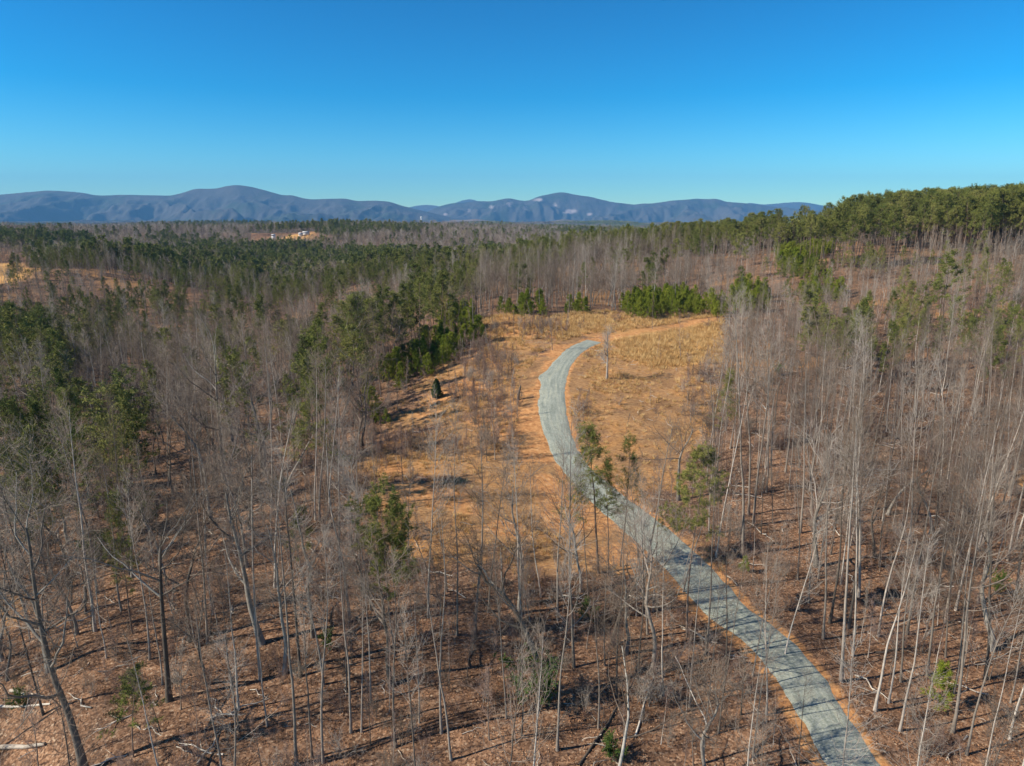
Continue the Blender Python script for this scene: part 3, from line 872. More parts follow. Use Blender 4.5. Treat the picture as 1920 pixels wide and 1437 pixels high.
def thing(name, parts, loc, rotz, s, tilt=(0, 0), label=None, cat=None, group=None, sz=1.0):
    e = bpy.data.objects.new(name, None); COL.objects.link(e)
    e.empty_display_size = .5
    e.location = (float(loc[0]), float(loc[1]), float(loc[2]))
    e.rotation_mode = 'XYZ'
    m = Matrix.Rotation(tilt[0], 4, 'Y') @ Matrix.Rotation(tilt[1], 4, 'X') @ Matrix.Rotation(rotz, 4, 'Z')
    e.rotation_euler = m.to_euler('XYZ')
    e.scale = (s * sz, s * sz, s)
    for pn, me in parts:
        o = bpy.data.objects.new(pn, me); COL.objects.link(o); o.parent = e
    return tag(e, label, cat, group)

ORD = ['first', 'second', 'third', 'fourth', 'fifth', 'sixth', 'seventh', 'eighth', 'ninth', 'tenth', 'eleventh', 'twelfth', 'thirteenth',
       'fourteenth', 'fifteenth', 'sixteenth', 'seventeenth', 'eighteenth', 'nineteenth', 'twentieth']
def orde(i):
    if i < 20: return ORD[i]
    return {2: 'twenty-', 3: 'thirty-', 4: 'forty-', 5: 'fifty-', 6: 'sixty-'}[(i + 1) // 10] + ORD[(i + 1) % 10 - 1] if (i + 1) % 10 else {3: 'thirtieth', 4: 'fortieth', 5: 'fiftieth', 6: 'sixtieth'}[(i + 1) // 10]

# ------------------------------------------------------------------ trees that can be picked out one by one
NAME = dict(slender='slender_bare_tree', spreading='spreading_bare_tree', pine='pine_tree', young='young_pine', shrub='bare_shrub', sapling='bare_sapling',
            leafy='evergreen_shrub', cedar='cedar_tree')
CAT = dict(slender='tree', spreading='tree', pine='pine tree', young='young pine', shrub='shrub', sapling='sapling', leafy='shrub', cedar='cedar tree')
GRP = dict(slender='slender bare trees of the woods', spreading='spreading bare trees of the woods', pine='pine trees among the woods', young='young bushy pines',
           shrub='bare shrubs', sapling='thin bare saplings', leafy='evergreen shrubs')
HERO = []
def hero(kind, bx, by, tx, ty, label, i=None, sz=1.0):
    p = at(bx, by, Z)
    q = raypt(tx, ty, p[1])
    h = q[2] - p[2]
    i = (len(HERO) * 3) % len(PROTO[kind]) if i is None else i
    parts, h0 = PROTO[kind][i]
    s = h / h0 / .98
    tilt = math.atan2(q[0] - p[0], h)
    thing(NAME[kind], parts, p - [0, 0, .05], (len(HERO) * 2.4) % 6.28, s, (tilt, 0), label, CAT[kind], GRP[kind], sz=sz)
    HERO.append((p[0], p[1], kind))
    return p

def hero_oak(pts, label, seed, r0, fork=.36, nl=8, spread=1.0, mats=('oakbark', 'twig'), bow=()):
    "trunk drawn through given points, limbs as their own parts"
    p = at(*pts[0], Z)
    P = [p - [0, 0, .1]] + [raypt(a, b, p[1] + (bow[k] if k < len(bow) else 0)) for k, (a, b) in enumerate(pts[1:])]
    P = np.array(P) - p
    h = P[-1][2]
    parts = oak(h / .82, seed, pts=P, mats=mats, fork=fork, nl=nl, r0=r0, spread=spread, limbs_as_parts=True)
    thing('spreading_bare_tree', parts, p, 0, 1, (0, 0), label, 'tree', GRP['spreading'])
    HERO.append((p[0], p[1], 'spreading'))

hero_oak([(160, 1450), (133, 1351), (100, 1267), (80, 1190), (67, 1117), (55, 1020), (48, 990)], 'large dark bare oak filling the bottom left corner, pale twigs spreading both ways', 901, .28, fork=.22, nl=12, spread=.8)
hero_oak([(1029, 1308), (1012, 1250), (992, 1200), (972, 1155), (940, 1110), (905, 1085), (895, 1040)], 'crooked dark bare oak leaning left below the field, with drooping pale limbs', 902, .30, fork=.40, nl=9, spread=.85)
hero_oak([(491, 1207), (470, 1140), (461, 1090), (448, 1030), (431, 967), (424, 925)], 'dark forked bare oak left of centre, its black limbs rising to the left', 903, .30, fork=.36, nl=8, spread=.85)
hero_oak([(420, 905), (415, 840), (408, 770), (405, 710), (402, 665)], 'bare oak with whitish upper limbs above the left slope', 904, .30, fork=.35, nl=9, mats=('bark', 'twig'))
hero_oak([(167, 935), (160, 890), (140, 845), (120, 815)], 'dark bare oak leaning left over the green pines at far left', 905, .24, fork=.35, nl=8)
hero_oak([(317, 1314), (311, 1230), (302, 1110), (301, 1050), (302, 1000)], 'tall bare oak with a dense round brush of twigs, left part of the lower woods', 906, .24, fork=.42, nl=9)
hero_oak([(1138, 711), (1139, 680), (1139, 650), (1139, 622)], 'lone pale bare tree standing in the straw just right of the road end', 907, .24, fork=.22, nl=8, spread=.62, mats=('bark', 'twig'))
hero_oak([(1223, 1264), (1228, 1200), (1212, 1130), (1222, 1060), (1218, 1010)], 'crooked pale bare tree on the left verge of the lower road', 908, .22, fork=.35, nl=8, mats=('bark', 'twig'))
hero_oak([(1330, 1480), (1316, 1390), (1345, 1330), (1338, 1290)], 'low bare tree with pale wavy limbs hanging over the left road edge at bottom', 909, .16, fork=.3, nl=10, mats=('bark', 'twig'))
hero_oak([(645, 775), (660, 720), (664, 660), (660, 620)], 'bare tree with white forked limbs among the green pines left of the clearing', 910, .24, fork=.25, nl=8, mats=('bark', 'twig'))
for q in [
    ('slender', 828, 1375, 805, 985, 'tall slim bare tree below the clearing, leaning slightly left of the crooked oak', 0),
    ('slender', 846, 1425, 815, 1060, 'thin bare tree close to the right of the tall slim tree below the clearing', 2),
    ('slender', 1076, 1252, 1062, 790, 'tallest bare tree left of the lower road, its fan of branches crossing the gravel', 1),
    ('slender', 1045, 1407, 1066, 1000, 'straight bare tree right of the crooked leaning oak, a dark shadow at its foot', 0),
    ('slender', 1046, 1147, 1036, 850, 'tall bare tree at the lower end of the orange clay', 3),
    ('slender', 1196, 1281, 1200, 960, 'dark upright bare tree nearest the lower road on its left side', 5),
    ('slender', 1214, 1190, 1192, 880, 'pale forked bare tree whose crown overlaps the middle of the road', 7),
    ('slender', 1243, 1304, 1242, 1000, 'slim grey bare tree right at the left verge of the lower road', 2),
    ('slender', 1122, 1366, 1131, 1080, 'bare tree with a crooked trunk between the leaning oak and the road', 3),
    ('slender', 1134, 1249, 1128, 1010, 'bare tree with a broad low fork left of the road bend', 6),
    ('slender', 1014, 1120, 1000, 880, 'bare tree with a twisted tip in front of the clay bank', 3),
    ('slender', 980, 1180, 962, 850, 'greyish bare tree in the middle of the lower edge of the clearing', 0),
    ('slender', 838, 1110, 830, 900, 'slim bare tree at the left lower edge of the clearing', 5),
    ('slender', 808, 1090, 762, 920, 'dark bare tree leaning left across the lower clearing', 3),
    ('slender', 695, 1318, 684, 1030, 'slender bare tree beneath the two bright pines, with long side branches', 1),
    ('slender', 658, 1374, 638, 1000, 'tall pale bare tree left of the two bright pines', 0),
    ('slender', 678, 1374, 668, 1110, 'thin bare pole close right of the tall pale tree by the bright pines', 2),
    ('slender', 305, 1284, 278, 1020, 'pale wavy bare tree beside the tall round-crowned oak', 7),
    ('slender', 200, 1234, 180, 1010, 'dark bare tree with broken fork in the left lower woods', 3),
    ('slender', 556, 1435, 522, 920, 'very tall thin pale tree rising from the bottom edge left of centre', 2),
    ('slender', 585, 1421, 560, 1080, 'pale bare tree just right of the very tall thin one at bottom', 7),
    ('slender', 606, 1431, 582, 1020, 'straight bare tree third from the left in the bottom row left of centre', 0),
    ('slender', 449, 1371, 405, 1090, 'slim bare tree leaning left over open leaf litter, lower left', 5),
    ('slender', 501, 1361, 470, 1090, 'slim bare tree next right of the leaning one over open leaf litter', 2),
    ('sapling', 928, 862, 925, 735, 'thin bare tree standing in the clearing left of the clay bank', 0),
    ('sapling', 913, 866, 908, 770, 'thinner bare stem just left of the thin tree beside the clay bank', 1),
    ('sapling', 755, 908, 750, 800, 'small bare tree with a long shadow at the left side of the clearing', 3),
    ('sapling', 1276, 672, 1274, 585, 'thin bare tree standing alone in the golden grass right of the road end', 2),
    ('sapling', 1223, 617, 1222, 550, 'thin bare tree in front of the bushy pines behind the golden grass', 0),
    ('sapling', 1036, 657, 1028, 560, 'twiggy bare tree left of the gravel road end', 2),
    ('sapling', 746, 770, 744, 705, 'small bare tree near the left edge of the clearing below the young pines', 1),
    ('sapling', 980, 640, 982, 590, 'bare sapling in the grass behind the orange clay', 3),
    ('slender', 1393, 1044, 1397, 580, 'tallest pale pole at the right edge of the clearing, left one of three', 2),
    ('slender', 1404, 965, 1408, 590, 'middle one of three tall pale poles at the right edge of the clearing', 0),
    ('slender', 1413, 985, 1424, 600, 'right one of three tall pale poles at the right edge of the clearing', 5),
    ('slender', 1786, 1374, 1862, 880, 'tall whitish tree leaning right in the lower right woods, thick pale trunk', 7),
    ('slender', 1687, 1371, 1752, 1010, 'pale tree leaning right, next left of the tall whitish one in the lower right', 5),
    ('slender', 1689, 1279, 1718, 960, 'thin pale tree rising between the two leaning pale trees, lower right', 0),
    ('slender', 1577, 1278, 1630, 770, 'very tall pale pole in the middle of the right woods', 2),
    ('slender', 1437, 1341, 1462, 1030, 'dark forked bare tree on the right verge of the lower road', 3),
    ('slender', 1472, 1228, 1520, 990, 'bare tree leaning right just beyond the right road verge', 6),
    ('slender', 1497, 1445, 1508, 1250, 'thin pale bare tree in front of the gravel at the bottom edge', 2),
    ('slender', 1330, 1000, 1337, 740, 'grey bare tree by the right edge of the clearing beside a small pine', 1),
    ('slender', 1281, 1110, 1330, 870, 'bare tree leaning right beside the big pine on the road', 3),
    ('slender', 1905, 1122, 1935, 760, 'tall pale tree at the right picture edge, midway up the woods', 0),
    ('slender', 1846, 610, 1860, 480, 'thick pale trunk standing before dark pines at the right edge', 7),
    ('slender', 1610, 1120, 1640, 700, 'pale straight pole right of the very tall one in the right woods', 5),
    ('slender', 1700, 1190, 1745, 790, 'pale slightly curved pole in the centre of the right woods', 2),
    ('slender', 1500, 1000, 1520, 650, 'grey slender tree upslope of the right road verge', 1),
]:
    hero(q[0], *q[1:5], q[5], q[6])
for q in [
    ('pine', 742, 1232, 696, 948, 'bright green pine leaning left, upper of the two pines below the clearing', 8, .85),
    ('pine', 762, 1236, 742, 1030, 'lower bright green pine of the pair below the clearing, two thin trunks', 8, 1.0),
    ('pine', 1122, 1075, 1118, 815, 'slim dark pine on the left verge where the road passes behind it', 6, 1.2),
    ('pine', 1140, 1080, 1146, 870, 'thin sparse pine just right of the slim dark pine by the road', 7, .8),
    ('pine', 1288, 1195, 1290, 865, 'big olive green pine standing by the middle of the lower road', 9, .85),
    ('pine', 1163, 1062, 1180, 830, 'sparse thin pine in front of the road right of the slim dark pine', 7, .8),
    ('pine', 1352, 850, 1362, 700, 'small narrow pine at the right edge of the clearing', 6, .9),
    ('pine', 510, 700, 507, 562, 'tall dense pine standing alone above the left woods', 3, 1.15),
    ('pine', 412, 690, 412, 578, 'broad flat-topped pine above the left woods', 5, 1.3),
    ('pine', 1545, 700, 1540, 550, 'dark pine behind the right edge of the clearing', 3, 1.2),
    ('pine', 1768, 620, 1765, 478, 'tall dark pine rising above the right woods', 3, 1.2),
    ('pine', 1620, 660, 1622, 570, 'rounded olive pine above the right woods', 5, 1.2),
    ('pine', 555, 1080, 556, 955, 'small bushy pine left of the two bright pines', 5, 1.0),
    ('pine', 250, 1420, 235, 1250, 'olive bushy pine among the twigs in the lower left woods', 3, 1.1),
    ('young', 1765, 1330, 1766, 1248, 'small dark bushy evergreen low in the lower right woods', 1, .9),
    ('young', 1397, 1075, 1397, 1045, 'tiny bright young pine beside the right road verge', 0, 1.0),
    ('leafy', 1000, 1330, 995, 1240, 'broad-leaved evergreen bush under the crooked leaning oak', 0, 1.1),
    ('leafy', 1098, 1165, 1098, 1125, 'small green bush in the shade below the clay bank', 1, 1.0),
    ('leafy', 1150, 1425, 1150, 1385, 'small yellowish green bush on the leaf litter near the bottom edge', 1, 1.0),
]:
    hero(*q[:5], q[5], q[6], q[7])
p = at(819, 747, Z); ct = raypt(819, 711, p[1])
thing('cedar_tree', cedar(ct[2] - p[2], 801), p, 0, 1, (0, 0), 'small dark conical cedar alone in the clearing', 'cedar tree')
HERO.append((p[0], p[1], 'cedar'))

# ------------------------------------------------------------------ the woods
PINES = [  # crown position in the view, radii, share of pines
    (600, 712, 62, 48, .85), (700, 640, 70, 50, .55), (830, 560, 55, 45, .8), (770, 600, 40, 40, .6), (235, 790, 75, 55, .85), (50, 850, 90, 80, .75), (140, 740, 60, 40, .4),
    (60, 620, 90, 50, .7), (200, 600, 90, 35, .65), (300, 560, 200, 26, .5), (520, 520, 130, 22, .5), (700, 490, 130, 22, .75), (460, 500, 160, 14, .5),
    (400, 480, 150, 16, .6), (60, 440, 120, 14, .7), (110, 465, 60, 26, .5), (1500, 455, 60, 20, .3), (1700, 555, 140, 45, .45), (1560, 590, 60, 45, .6),
    (1880, 520, 50, 60, .35), (1880, 590, 60, 60, .4), (1590, 440, 120, 20, .5), (980, 470, 60, 18, .35), (860, 500, 60, 20, .35), (1330, 440, 40, 25, .2),
    (1240, 480, 20, 14, .4), (420, 740, 40, 30, .2), (250, 1340, 40, 40, .15), (560, 950, 30, 40, .2), (330, 960, 200, 60, .14), (180, 1180, 180, 90, .12), (1690, 590, 60, 30, .5)]
YOUNG = [(980, 580, 46, 13, .95), (1075, 582, 22, 12, .9), (1240, 575, 90, 20, .95), (1500, 455, 62, 26, .9), (835, 650, 48, 22, .95), (790, 675, 40, 22, .8), (860, 610, 40, 30, .6), (690, 765, 35, 25, .5),
         (1400, 560, 50, 22, .55), (1500, 500, 45, 14, .5), (1540, 540, 50, 18, .5), (730, 700, 30, 20, .7), (940, 595, 30, 14, .5)]
def ell(L, px, py):
    o = np.zeros(np.shape(px))
    for a, b, c, d, v in L:
        o = np.maximum(o, v * (np.hypot((px - a) / c, (py - b) / d) < 1 + .25 * np.sin(px * .05) * np.cos(py * .07)))
    return o

def candidates(D0, D1, s, amax=.86):
    xs = np.arange(-amax * D1, amax * D1, s); ys = np.arange(D0, D1, s)
    X, Y = np.meshgrid(xs, ys)
    X = X + (rng.random(X.shape) - .5) * s * 1.1; Y = Y + (rng.random(X.shape) - .5) * s * 1.1
    m = (np.abs(X) < amax * Y + 14) & (Y > D0)
    X, Y = X[m], Y[m]
    return X, Y, Z(X, Y)

HP = np.array([(a, b) for a, b, k in HERO])
def free(x, y, clear=2.2):
    rd, _ = road_dist(x, y)
    d = np.full(len(x), 99.0)
    for a, b in HP: d = np.minimum(d, np.hypot(x - a, y - b))
    return (rd > 1.7) & (d > clear)

TREES = []   # dicts of arrays
def record(kind, x, y, z, h, idx, tilt):
    n = len(x)
    TREES.append(dict(kind=np.array([kind] * n), x=x, y=y, z=z, h=h, i=idx, t=tilt, rz=rng.random(n) * 6.283))

def zone_right(px, by, Y): return (px > 1290) & (Y < 185)

# near and middle woods
for D0, D1, s in [(30, 110, 3.7), (110, 190, 4.1), (190, 420, 4.3)]:
    x, y, z = candidates(D0, D1, s)
    px, by, dep = proj(x, y, z)
    cpx, cpy, _ = proj(x, y, z + 14)
    clear = soft_poly(x, y, CLEAR_W, 2.0)
    ok = free(x, y) & (clear < .25) & ~(soft_poly(x, y, FIELD_W, 1) > .5)
    right = (px > 1290) & (y < 190)
    u = rng.random(len(x))
    # gaps: fewer stems in patches, and in the brushy strips beside the clearing
    gap = fbm(x / 14, y / 14, 120, 3)
    gapcut = np.where(right, -.65, np.where((px > 880) & (y > 185), -1.2, -.28))
    ok &= (gap > gapcut) | (u < .25)
    edge = soft_poly(x, y, CLEAR_W, 14) ; ok &= ~((edge > .25) & (px < 1000) & (u > .45))
    # a wide thin strip right of the lower clearing, left of the poles
    ok &= ~((px < 760) & (y < 75) & (u > .86))
    ok &= ~((y > 265) & (px > 1150) & (by < 500) & (u > .8))
    ok &= ~((px < 880) & (y > 190) & (u > .78))
    ok &= ~(right & (edge > .12) & (u > .55))
    ok &= (right & ((y > 110) | (u < .82))) | (u < .62) | (y > 150)
    ok &= (by < 1445) | (u < .2)
    lowedge = (by > 1330)
    pp = ell(PINES, cpx, cpy)
    line = np.interp(px, [900, 1000, 1100, 1260, 1400, 1500, 1600, 1700, 1800, 1990], [448, 440, 430, 418, 408, 412, 412, 418, 428, 432])
    d0 = np.interp(px, [880, 1240, 1450, 1700, 1800], [350, 372, 350, 300, 265])
    pp = np.where((y > d0) & (px > 880) & (proj(x, y, z + 20)[1] < line + 12), np.interp(px, [1200, 1300, 1650, 1800], [.95, .7, .8, .97]), pp)
    pp = np.maximum(pp, np.where(right | (y < 70), .0, .04)); pp = np.maximum(pp, np.where((px < 900) & (y > 150), .10, 0))
    pp = np.maximum(pp, np.where((px < 700) & (y > 200), .16, 0))
    ispine = rng.random(len(x)) < pp
    yy = ell(YOUNG, *proj(x, y, z + 3)[:2]) > rng.random(len(x))
    ok &= ~(yy & (y > 60))
    sl = rng.random(len(x)) < np.where(right, .93, np.where(lowedge, .95, np.where(y > 190, .62, .52)))
    for kind, m in (('pine', ok & ispine), ('slender', ok & ~ispine & sl), ('spreading', ok & ~ispine & ~sl)):
        n = m.sum(); 
        if not n: continue
        q = rng.random(n)
        h = {'pine': 15 + 5 * q, 'slender': 14 + 9 * q ** .8, 'spreading': 11 + 6 * q}[kind]
        h = np.where(right[m] & (kind == 'slender'), 15 + 8 * q, h)
        crest = (y[m] > 265) & (px[m] > 1240)
        far_ = np.where(px[m] > 1290, sstep(105, 160, y[m]) * .42, sstep(185, 230, y[m]) * .25)
        h = h * (1 - far_) * np.where((px[m] > 1380) & (px[m] < 1620) & (y[m] > 185) & (y[m] < 285), .8, 1) * np.clip(rng.normal(1, .09, n), .75, 1.25)
        h = np.minimum(h, np.where(y[m] < 52, 16, 24.5))
        if kind == 'pine': h = np.where(crest, np.interp(px[m], [1250, 1650], [13, 17]) + 8 * q * np.interp(px[m], [1250, 1650], [.6, 1]), h)
        idx = rng.integers(0, 8 if kind == 'pine' else len(PROTO[kind]), n)
        if kind == 'pine': idx = np.where(crest, rng.choice([10, 11, 12], n), np.where(px[m] < 1000, rng.choice([2, 3, 5, 4, 6], n), idx))
        record(kind, x[m], y[m], z[m], h, idx, np.clip(rng.normal(0, .04 if kind != 'pine' else .02, (n, 2)), -.08, .08))

# bushy young pines
x, y, z = candidates(60, 330, 2.6)
cx, cy, _ = proj(x, y, z + 2.5)
m = (ell(YOUNG, cx, cy) > rng.random(len(x))) & free(x, y, 1.2) & (soft_poly(x, y, CLEAR_W, 3) < .75)
n = m.sum(); record('young', x[m], y[m], z[m], 2.6 + 4.2 * rng.random(n), rng.integers(0, 4, n), rng.normal(0, .02, (n, 2)))

# saplings: thickets beside the clearing, and everywhere thinly under the woods
THICK = [(930, 770, 50, 95, .9), (905, 690, 45, 40, 1), (850, 850, 130, 22, .95), (950, 840, 40, 34, 1.05), (860, 740, 30, 18, .7), (760, 850, 50, 25, .5), (690, 850, 60, 60, .7), (640, 900, 70, 60, .6), (1000, 620, 70, 18, .5),
         (1320, 800, 50, 110, .45), (1240, 990, 60, 60, .6), (1330, 1000, 60, 60, .5), (1000, 1060, 90, 30, .5), (760, 1050, 90, 50, .35), (880, 655, 30, 25, .5), (1100, 770, 20, 20, .5)]
x, y, z = candidates(40, 190, 1.75)
px, by, dep = proj(x, y, z)
clear = soft_poly(x, y, CLEAR_W, 3)
pr = np.maximum(ell(THICK, px, by) * .85, np.where(clear < .3, .10 + .14 * (fbm(x / 12, y / 12, 150, 3) > .1), .012))
clayv = soft_poly(x, y, CLAY_W, .5)
m = (rng.random(len(x)) < pr) & free(x, y, 1.0) & (clayv < .2)
n = m.sum(); record('sapling', x[m], y[m], z[m], np.where(clear[m] > .4, 2.6 + 3 * rng.random(n), 3.5 + 5 * rng.random(n)), rng.integers(0, 4, n), rng.normal(0, .08, (n, 2)))
x, y, z = candidates(38, 200, 1.9)
px, by, dep = proj(x, y, z)
clear = soft_poly(x, y, CLEAR_W, 3)
pr = np.maximum(ell(THICK, px, by) * .8, np.where(clear < .3, .17 + .3 * (fbm(x / 9, y / 9, 170, 3) > .05), .02))
clayv = soft_poly(x, y, CLAY_W, .5)
m = (rng.random(len(x)) < pr) & free(x, y, .8) & (clayv < .2)
n = m.sum(); record('shrub', x[m], y[m], z[m], 1.1 + 2.0 * rng.random(n), rng.integers(0, 4, n), rng.normal(0, .05, (n, 2)))
x, y, z = candidates(42, 180, 6.5)
px, by, dep = proj(x, y, z)
m = (soft_poly(x, y, CLEAR_W, 3) < .2) & free(x, y, 1.5) & (rng.random(len(x)) < np.where(px < 700, .16, .05))
n = m.sum(); record('leafy', x[m], y[m], z[m], 1.8 + 2 * rng.random(n), rng.integers(0, 2, n), rng.normal(0, .04, (n, 2)))

ALL = {k: np.concatenate([t[k] for t in TREES]) for k in ('kind', 'x', 'y', 'z', 'h', 'i', 't', 'rz')}
px, by, dep = proj(ALL['x'], ALL['y'], ALL['z']); tx, ty, _ = proj(ALL['x'], ALL['y'], ALL['z'] + ALL['h'])
size = ALL['h'] / dep * FPX
vis = (px > -40) & (px < 1960) & (ty < 1437) & (by > 300)
LIMIT = dict(slender=250, spreading=285, pine=280, young=150, sapling=290, shrub=290, leafy=60)
single = np.zeros(len(px), bool)
for k, L in LIMIT.items():
    m = np.where((ALL['kind'] == k) & vis)[0]
    single[m[np.argsort(-size[m])[:L]]] = True

# where each single plant stands, in words, so that its label picks it out
def area(x, y, px, by):
    rd, side = road_dist(np.array([x]), np.array([y]))
    inc = in_poly(np.array([x]), np.array([y]), CLEAR_W)[0]
    if inc: return 'in the clearing ' + ('left of the road' if side[0] > 0 and px < 1140 else 'right of the road')
    if y > 265 and px > 880: return 'on the crest beyond the clearing'
    if y > 185: return 'on the slope behind the clearing' if px > 900 else 'beyond the left woods'
    if px > 1290 or (y < 75 and px > 1250 and side[0] < 0):
        return 'of the woods right of the road' if y < 120 else 'of the upper right woods'
    if y < 85: return 'of the lower left woods' if px < 560 else 'below the clearing'
    return 'of the left slope woods'
KW = dict(slender='slim bare tree', spreading='spreading bare tree', pine='pine', young='bushy young pine', sapling='bare sapling', shrub='bare shrub', leafy='evergreen bush')
sing = np.where(single)[0]
groups = {}
for j in sing: groups.setdefault((ALL['kind'][j], area(ALL['x'][j], ALL['y'][j], px[j], by[j])), []).append(j)
for (k, ar), js in groups.items():
    js = sorted(js, key=lambda j: -by[j])
    per = max(8, int(math.ceil(len(js) / 12))) if len(js) > 24 else 12
    rows = [js[a:a + per] for a in range(0, len(js), per)]
    for r_, row in enumerate(rows):
        row = sorted(row, key=lambda j: px[j])
        for c_, j in enumerate(row):
            tone = ''
            if k in ('slender', 'spreading', 'sapling'): tone = 'tall ' if ALL['h'][j] > {'slender': 19, 'spreading': 14.5, 'sapling': 6}[k] else 'short '
            pos = orde(c_) + ' from left'
            rw_ = '' if len(rows) == 1 else ' in ' + ('front' if r_ == 0 else 'back' if r_ == len(rows) - 1 else orde(r_)) + ' row'
            lab = '%s%s, %s%s %s' % (tone, KW[k], pos, rw_, ar)
            if len(lab.split()) > 16: lab = lab.replace(' from left', '')
            if len(lab.split()) > 16: lab = lab.replace('beyond the clearing', 'beyond clearing').replace('right of the road', 'right of road')
            parts, h0 = PROTO[k][int(ALL['i'][j])]
            thing(NAME[k], parts, (ALL['x'][j], ALL['y'][j], ALL['z'][j] - .05), ALL['rz'][j], ALL['h'][j] / h0, ALL['t'][j], lab, CAT[k], GRP[k], sz=float(.72 + .6 * rng.random() ** 1.6))

# the rest of the near and middle woods: past the number that is told apart
def stuff_from(kinds, name, mask):
    meshes, off = [], {}
    for k in kinds:
        off[k] = len(meshes)
        meshes += [join(p_, '%s_mass_%d' % (NAME[k], a)) for a, (p_, h0) in enumerate(PROTO[k])]
    m = mask & np.isin(ALL['kind'], kinds)
    idx = np.array([off[k] + i for k, i in zip(ALL['kind'][m], ALL['i'][m])])
    s_ = np.array([h / PROTO[k][int(i)][1] for k, i, h in zip(ALL['kind'][m], ALL['i'][m], ALL['h'][m])])
    rot = np.stack([ALL['t'][m][:, 0], ALL['t'][m][:, 1], ALL['rz'][m]], -1)
    pos = np.stack([ALL['x'][m], ALL['y'][m], ALL['z'][m] - .05], -1)
    return scatter(name, meshes, pos, idx, rot, s_[:, None] * np.stack([g_ := .7 + .5 * rng.random(len(s_)), g_, np.ones(len(s_))], -1))
rest = ~single
tag(stuff_from(['slender', 'spreading', 'sapling'], 'bare_woodland', rest), 'mass of leafless trees standing behind the nearer ones', 'woodland')
tag(stuff_from(['pine', 'young'], 'pine_woodland', rest), 'mass of pines mixed into the leafless woods', 'woodland')
tag(stuff_from(['shrub', 'leafy'], 'undergrowth', rest), 'low bare and green undergrowth below the trees', 'undergrowth')

# distant woods
fb = [far_bare(17, 1001), far_bare(15, 1002), far_bare(18, 1003), far_bare(14, 1004)]
fp = [far_pine(17, 1011), far_pine(18, 1012), far_pine(15, 1013)]
PX, PS, PI = [], [], []
for D0, D1, s in [(420, 900, 5.6), (900, 1700, 8), (1700, 3000, 12)]:
    x, y, z = candidates(D0, D1, s, .80)
    ok = ~(soft_poly(x, y, FIELD_W, 1) > .3)
    cpx, cpy, _ = proj(x, y, z + 12)
    pn = fbm(x / 230, y / 230, 91, 3)
    pp = np.where(pn > .36, .68, .07)
    pp = np.maximum(pp, ell(PINES, cpx, cpy) * (y < 800))
    pp = np.where((px_ := cpx) > 900, np.where(y < 800, .9, pp), pp)
    house = np.hypot((cpx - 575) / 50, (cpy - 441) / 9) < 1
    ok &= ~(house & (y > 900)) & ~((x / y > -.375) & (x / y < -.28) & (y > 930) & (y < 1165))
    isp = rng.random(len(x)) < pp
    x, y, z, isp = x[ok], y[ok], z[ok], isp[ok]
    n = len(x)
    PX.append(np.stack([x, y, z - .3], -1)); g_ = 1 + .35 * (D0 > 1600)
    PS.append((.75 + .4 * rng.random(n)) * g_)
    PI.append(np.where(isp, 4 + rng.integers(0, 3, n), rng.integers(0, 4, n)))
PX, PS, PI = np.concatenate(PX), np.concatenate(PS), np.concatenate(PI)
n = len(PX); print('far trees', n, 'near', len(ALL['x']), 'single', len(sing))
tag(scatter('distant_woods', fb + fp, PX, PI, np.stack([np.zeros(n), np.zeros(n), rng.random(n) * 6.283], -1), np.repeat(PS[:, None], 3, 1)),
    'distant mixed woods of grey leafless trees and dark pines', 'woodland')

# beyond 3 km: clumps of simple crowns
def clump(seed, pine_share):
    r = np.random.default_rng(seed); V, F3 = [], []; g = Geo(); g2 = Geo()
    for k in range(26):
        c = np.array([*(r.random(2) - .5) * 75, 0.0]); hh = 11 + 8 * r.random(); pn = r.random() < pine_share
        gg = g2 if pn else g
        n = 46
        d = unit(r.normal(size=(n, 3))); pos = c + [0, 0, hh * .68] + d * np.array([4.4, 4.4, hh * .32]) * (.55 + .5 * r.random((n, 1)))
        gg.blades(pos, unit(d + .6 * r.normal(size=d.shape)), 2.6, 1.0)
    parts = [('a', g.mesh('crowns', M['twig']))] if g.V else []
    if g2.V: parts.append(('b', g2.mesh('crowns', M['needle'])))
    return join(parts, 'woods_clump')
cl = [clump(1, 0), clump(2, .1), clump(3, .9), clump(4, 1.0), clump(5, .5)]
x, y, z = candidates(3000, 7600, 62, .80)
pn = fbm(x / 700, y / 700, 92, 3); r_ = rng.random(len(x))
idx = np.where(pn > .15, np.where(r_ < .5, 2, np.where(r_ < .8, 3, 4)), np.where(r_ < .5, 0, np.where(r_ < .85, 1, 4)))
n = len(x); print('clumps', n)
tag(scatter('far_woods', cl, np.stack([x, y, z - 1], -1), idx, np.stack([np.zeros(n), np.zeros(n), rng.random(n) * 6.283], -1), np.ones((n, 3)) * 1.15),
    'far woods running to the foot of the mountains', 'woodland')

# ------------------------------------------------------------------ ground litter: grass, sticks, leaves, logs
def tuft_mesh(seed, n=26, h=.55, m='straw'):
    r = np.random.default_rng(seed); g = Geo()
    P0 = np.concatenate([r.normal(0, .13, (n, 2)), np.zeros((n, 1))], 1)
    D = unit(np.concatenate([P0[:, :2] * 2 + r.normal(0, .25, (n, 2)), np.ones((n, 1))], 1))
    g.blades(P0, D, h * (.6 + .6 * r.random(n)), .02)
    return g.mesh('grass_tuft', M[m])
x, y, z = candidates(60, 215, .62)
px, by, dep = proj(x, y, z)
cl_ = soft_poly(x, y, CLEAR_W, 4); go_ = soft_poly(x, y, GOLD_W, 2); cy_ = soft_poly(x, y, CLAY_W, 1.0)
bandg = np.where((px > 880) & (by < 640 + 26 * fbm(x / 7, y / 7, 230, 4)) & (cl_ > .3), .75, 0) * (.6 + .5 * fbm(x / 4, y / 4, 231, 3))
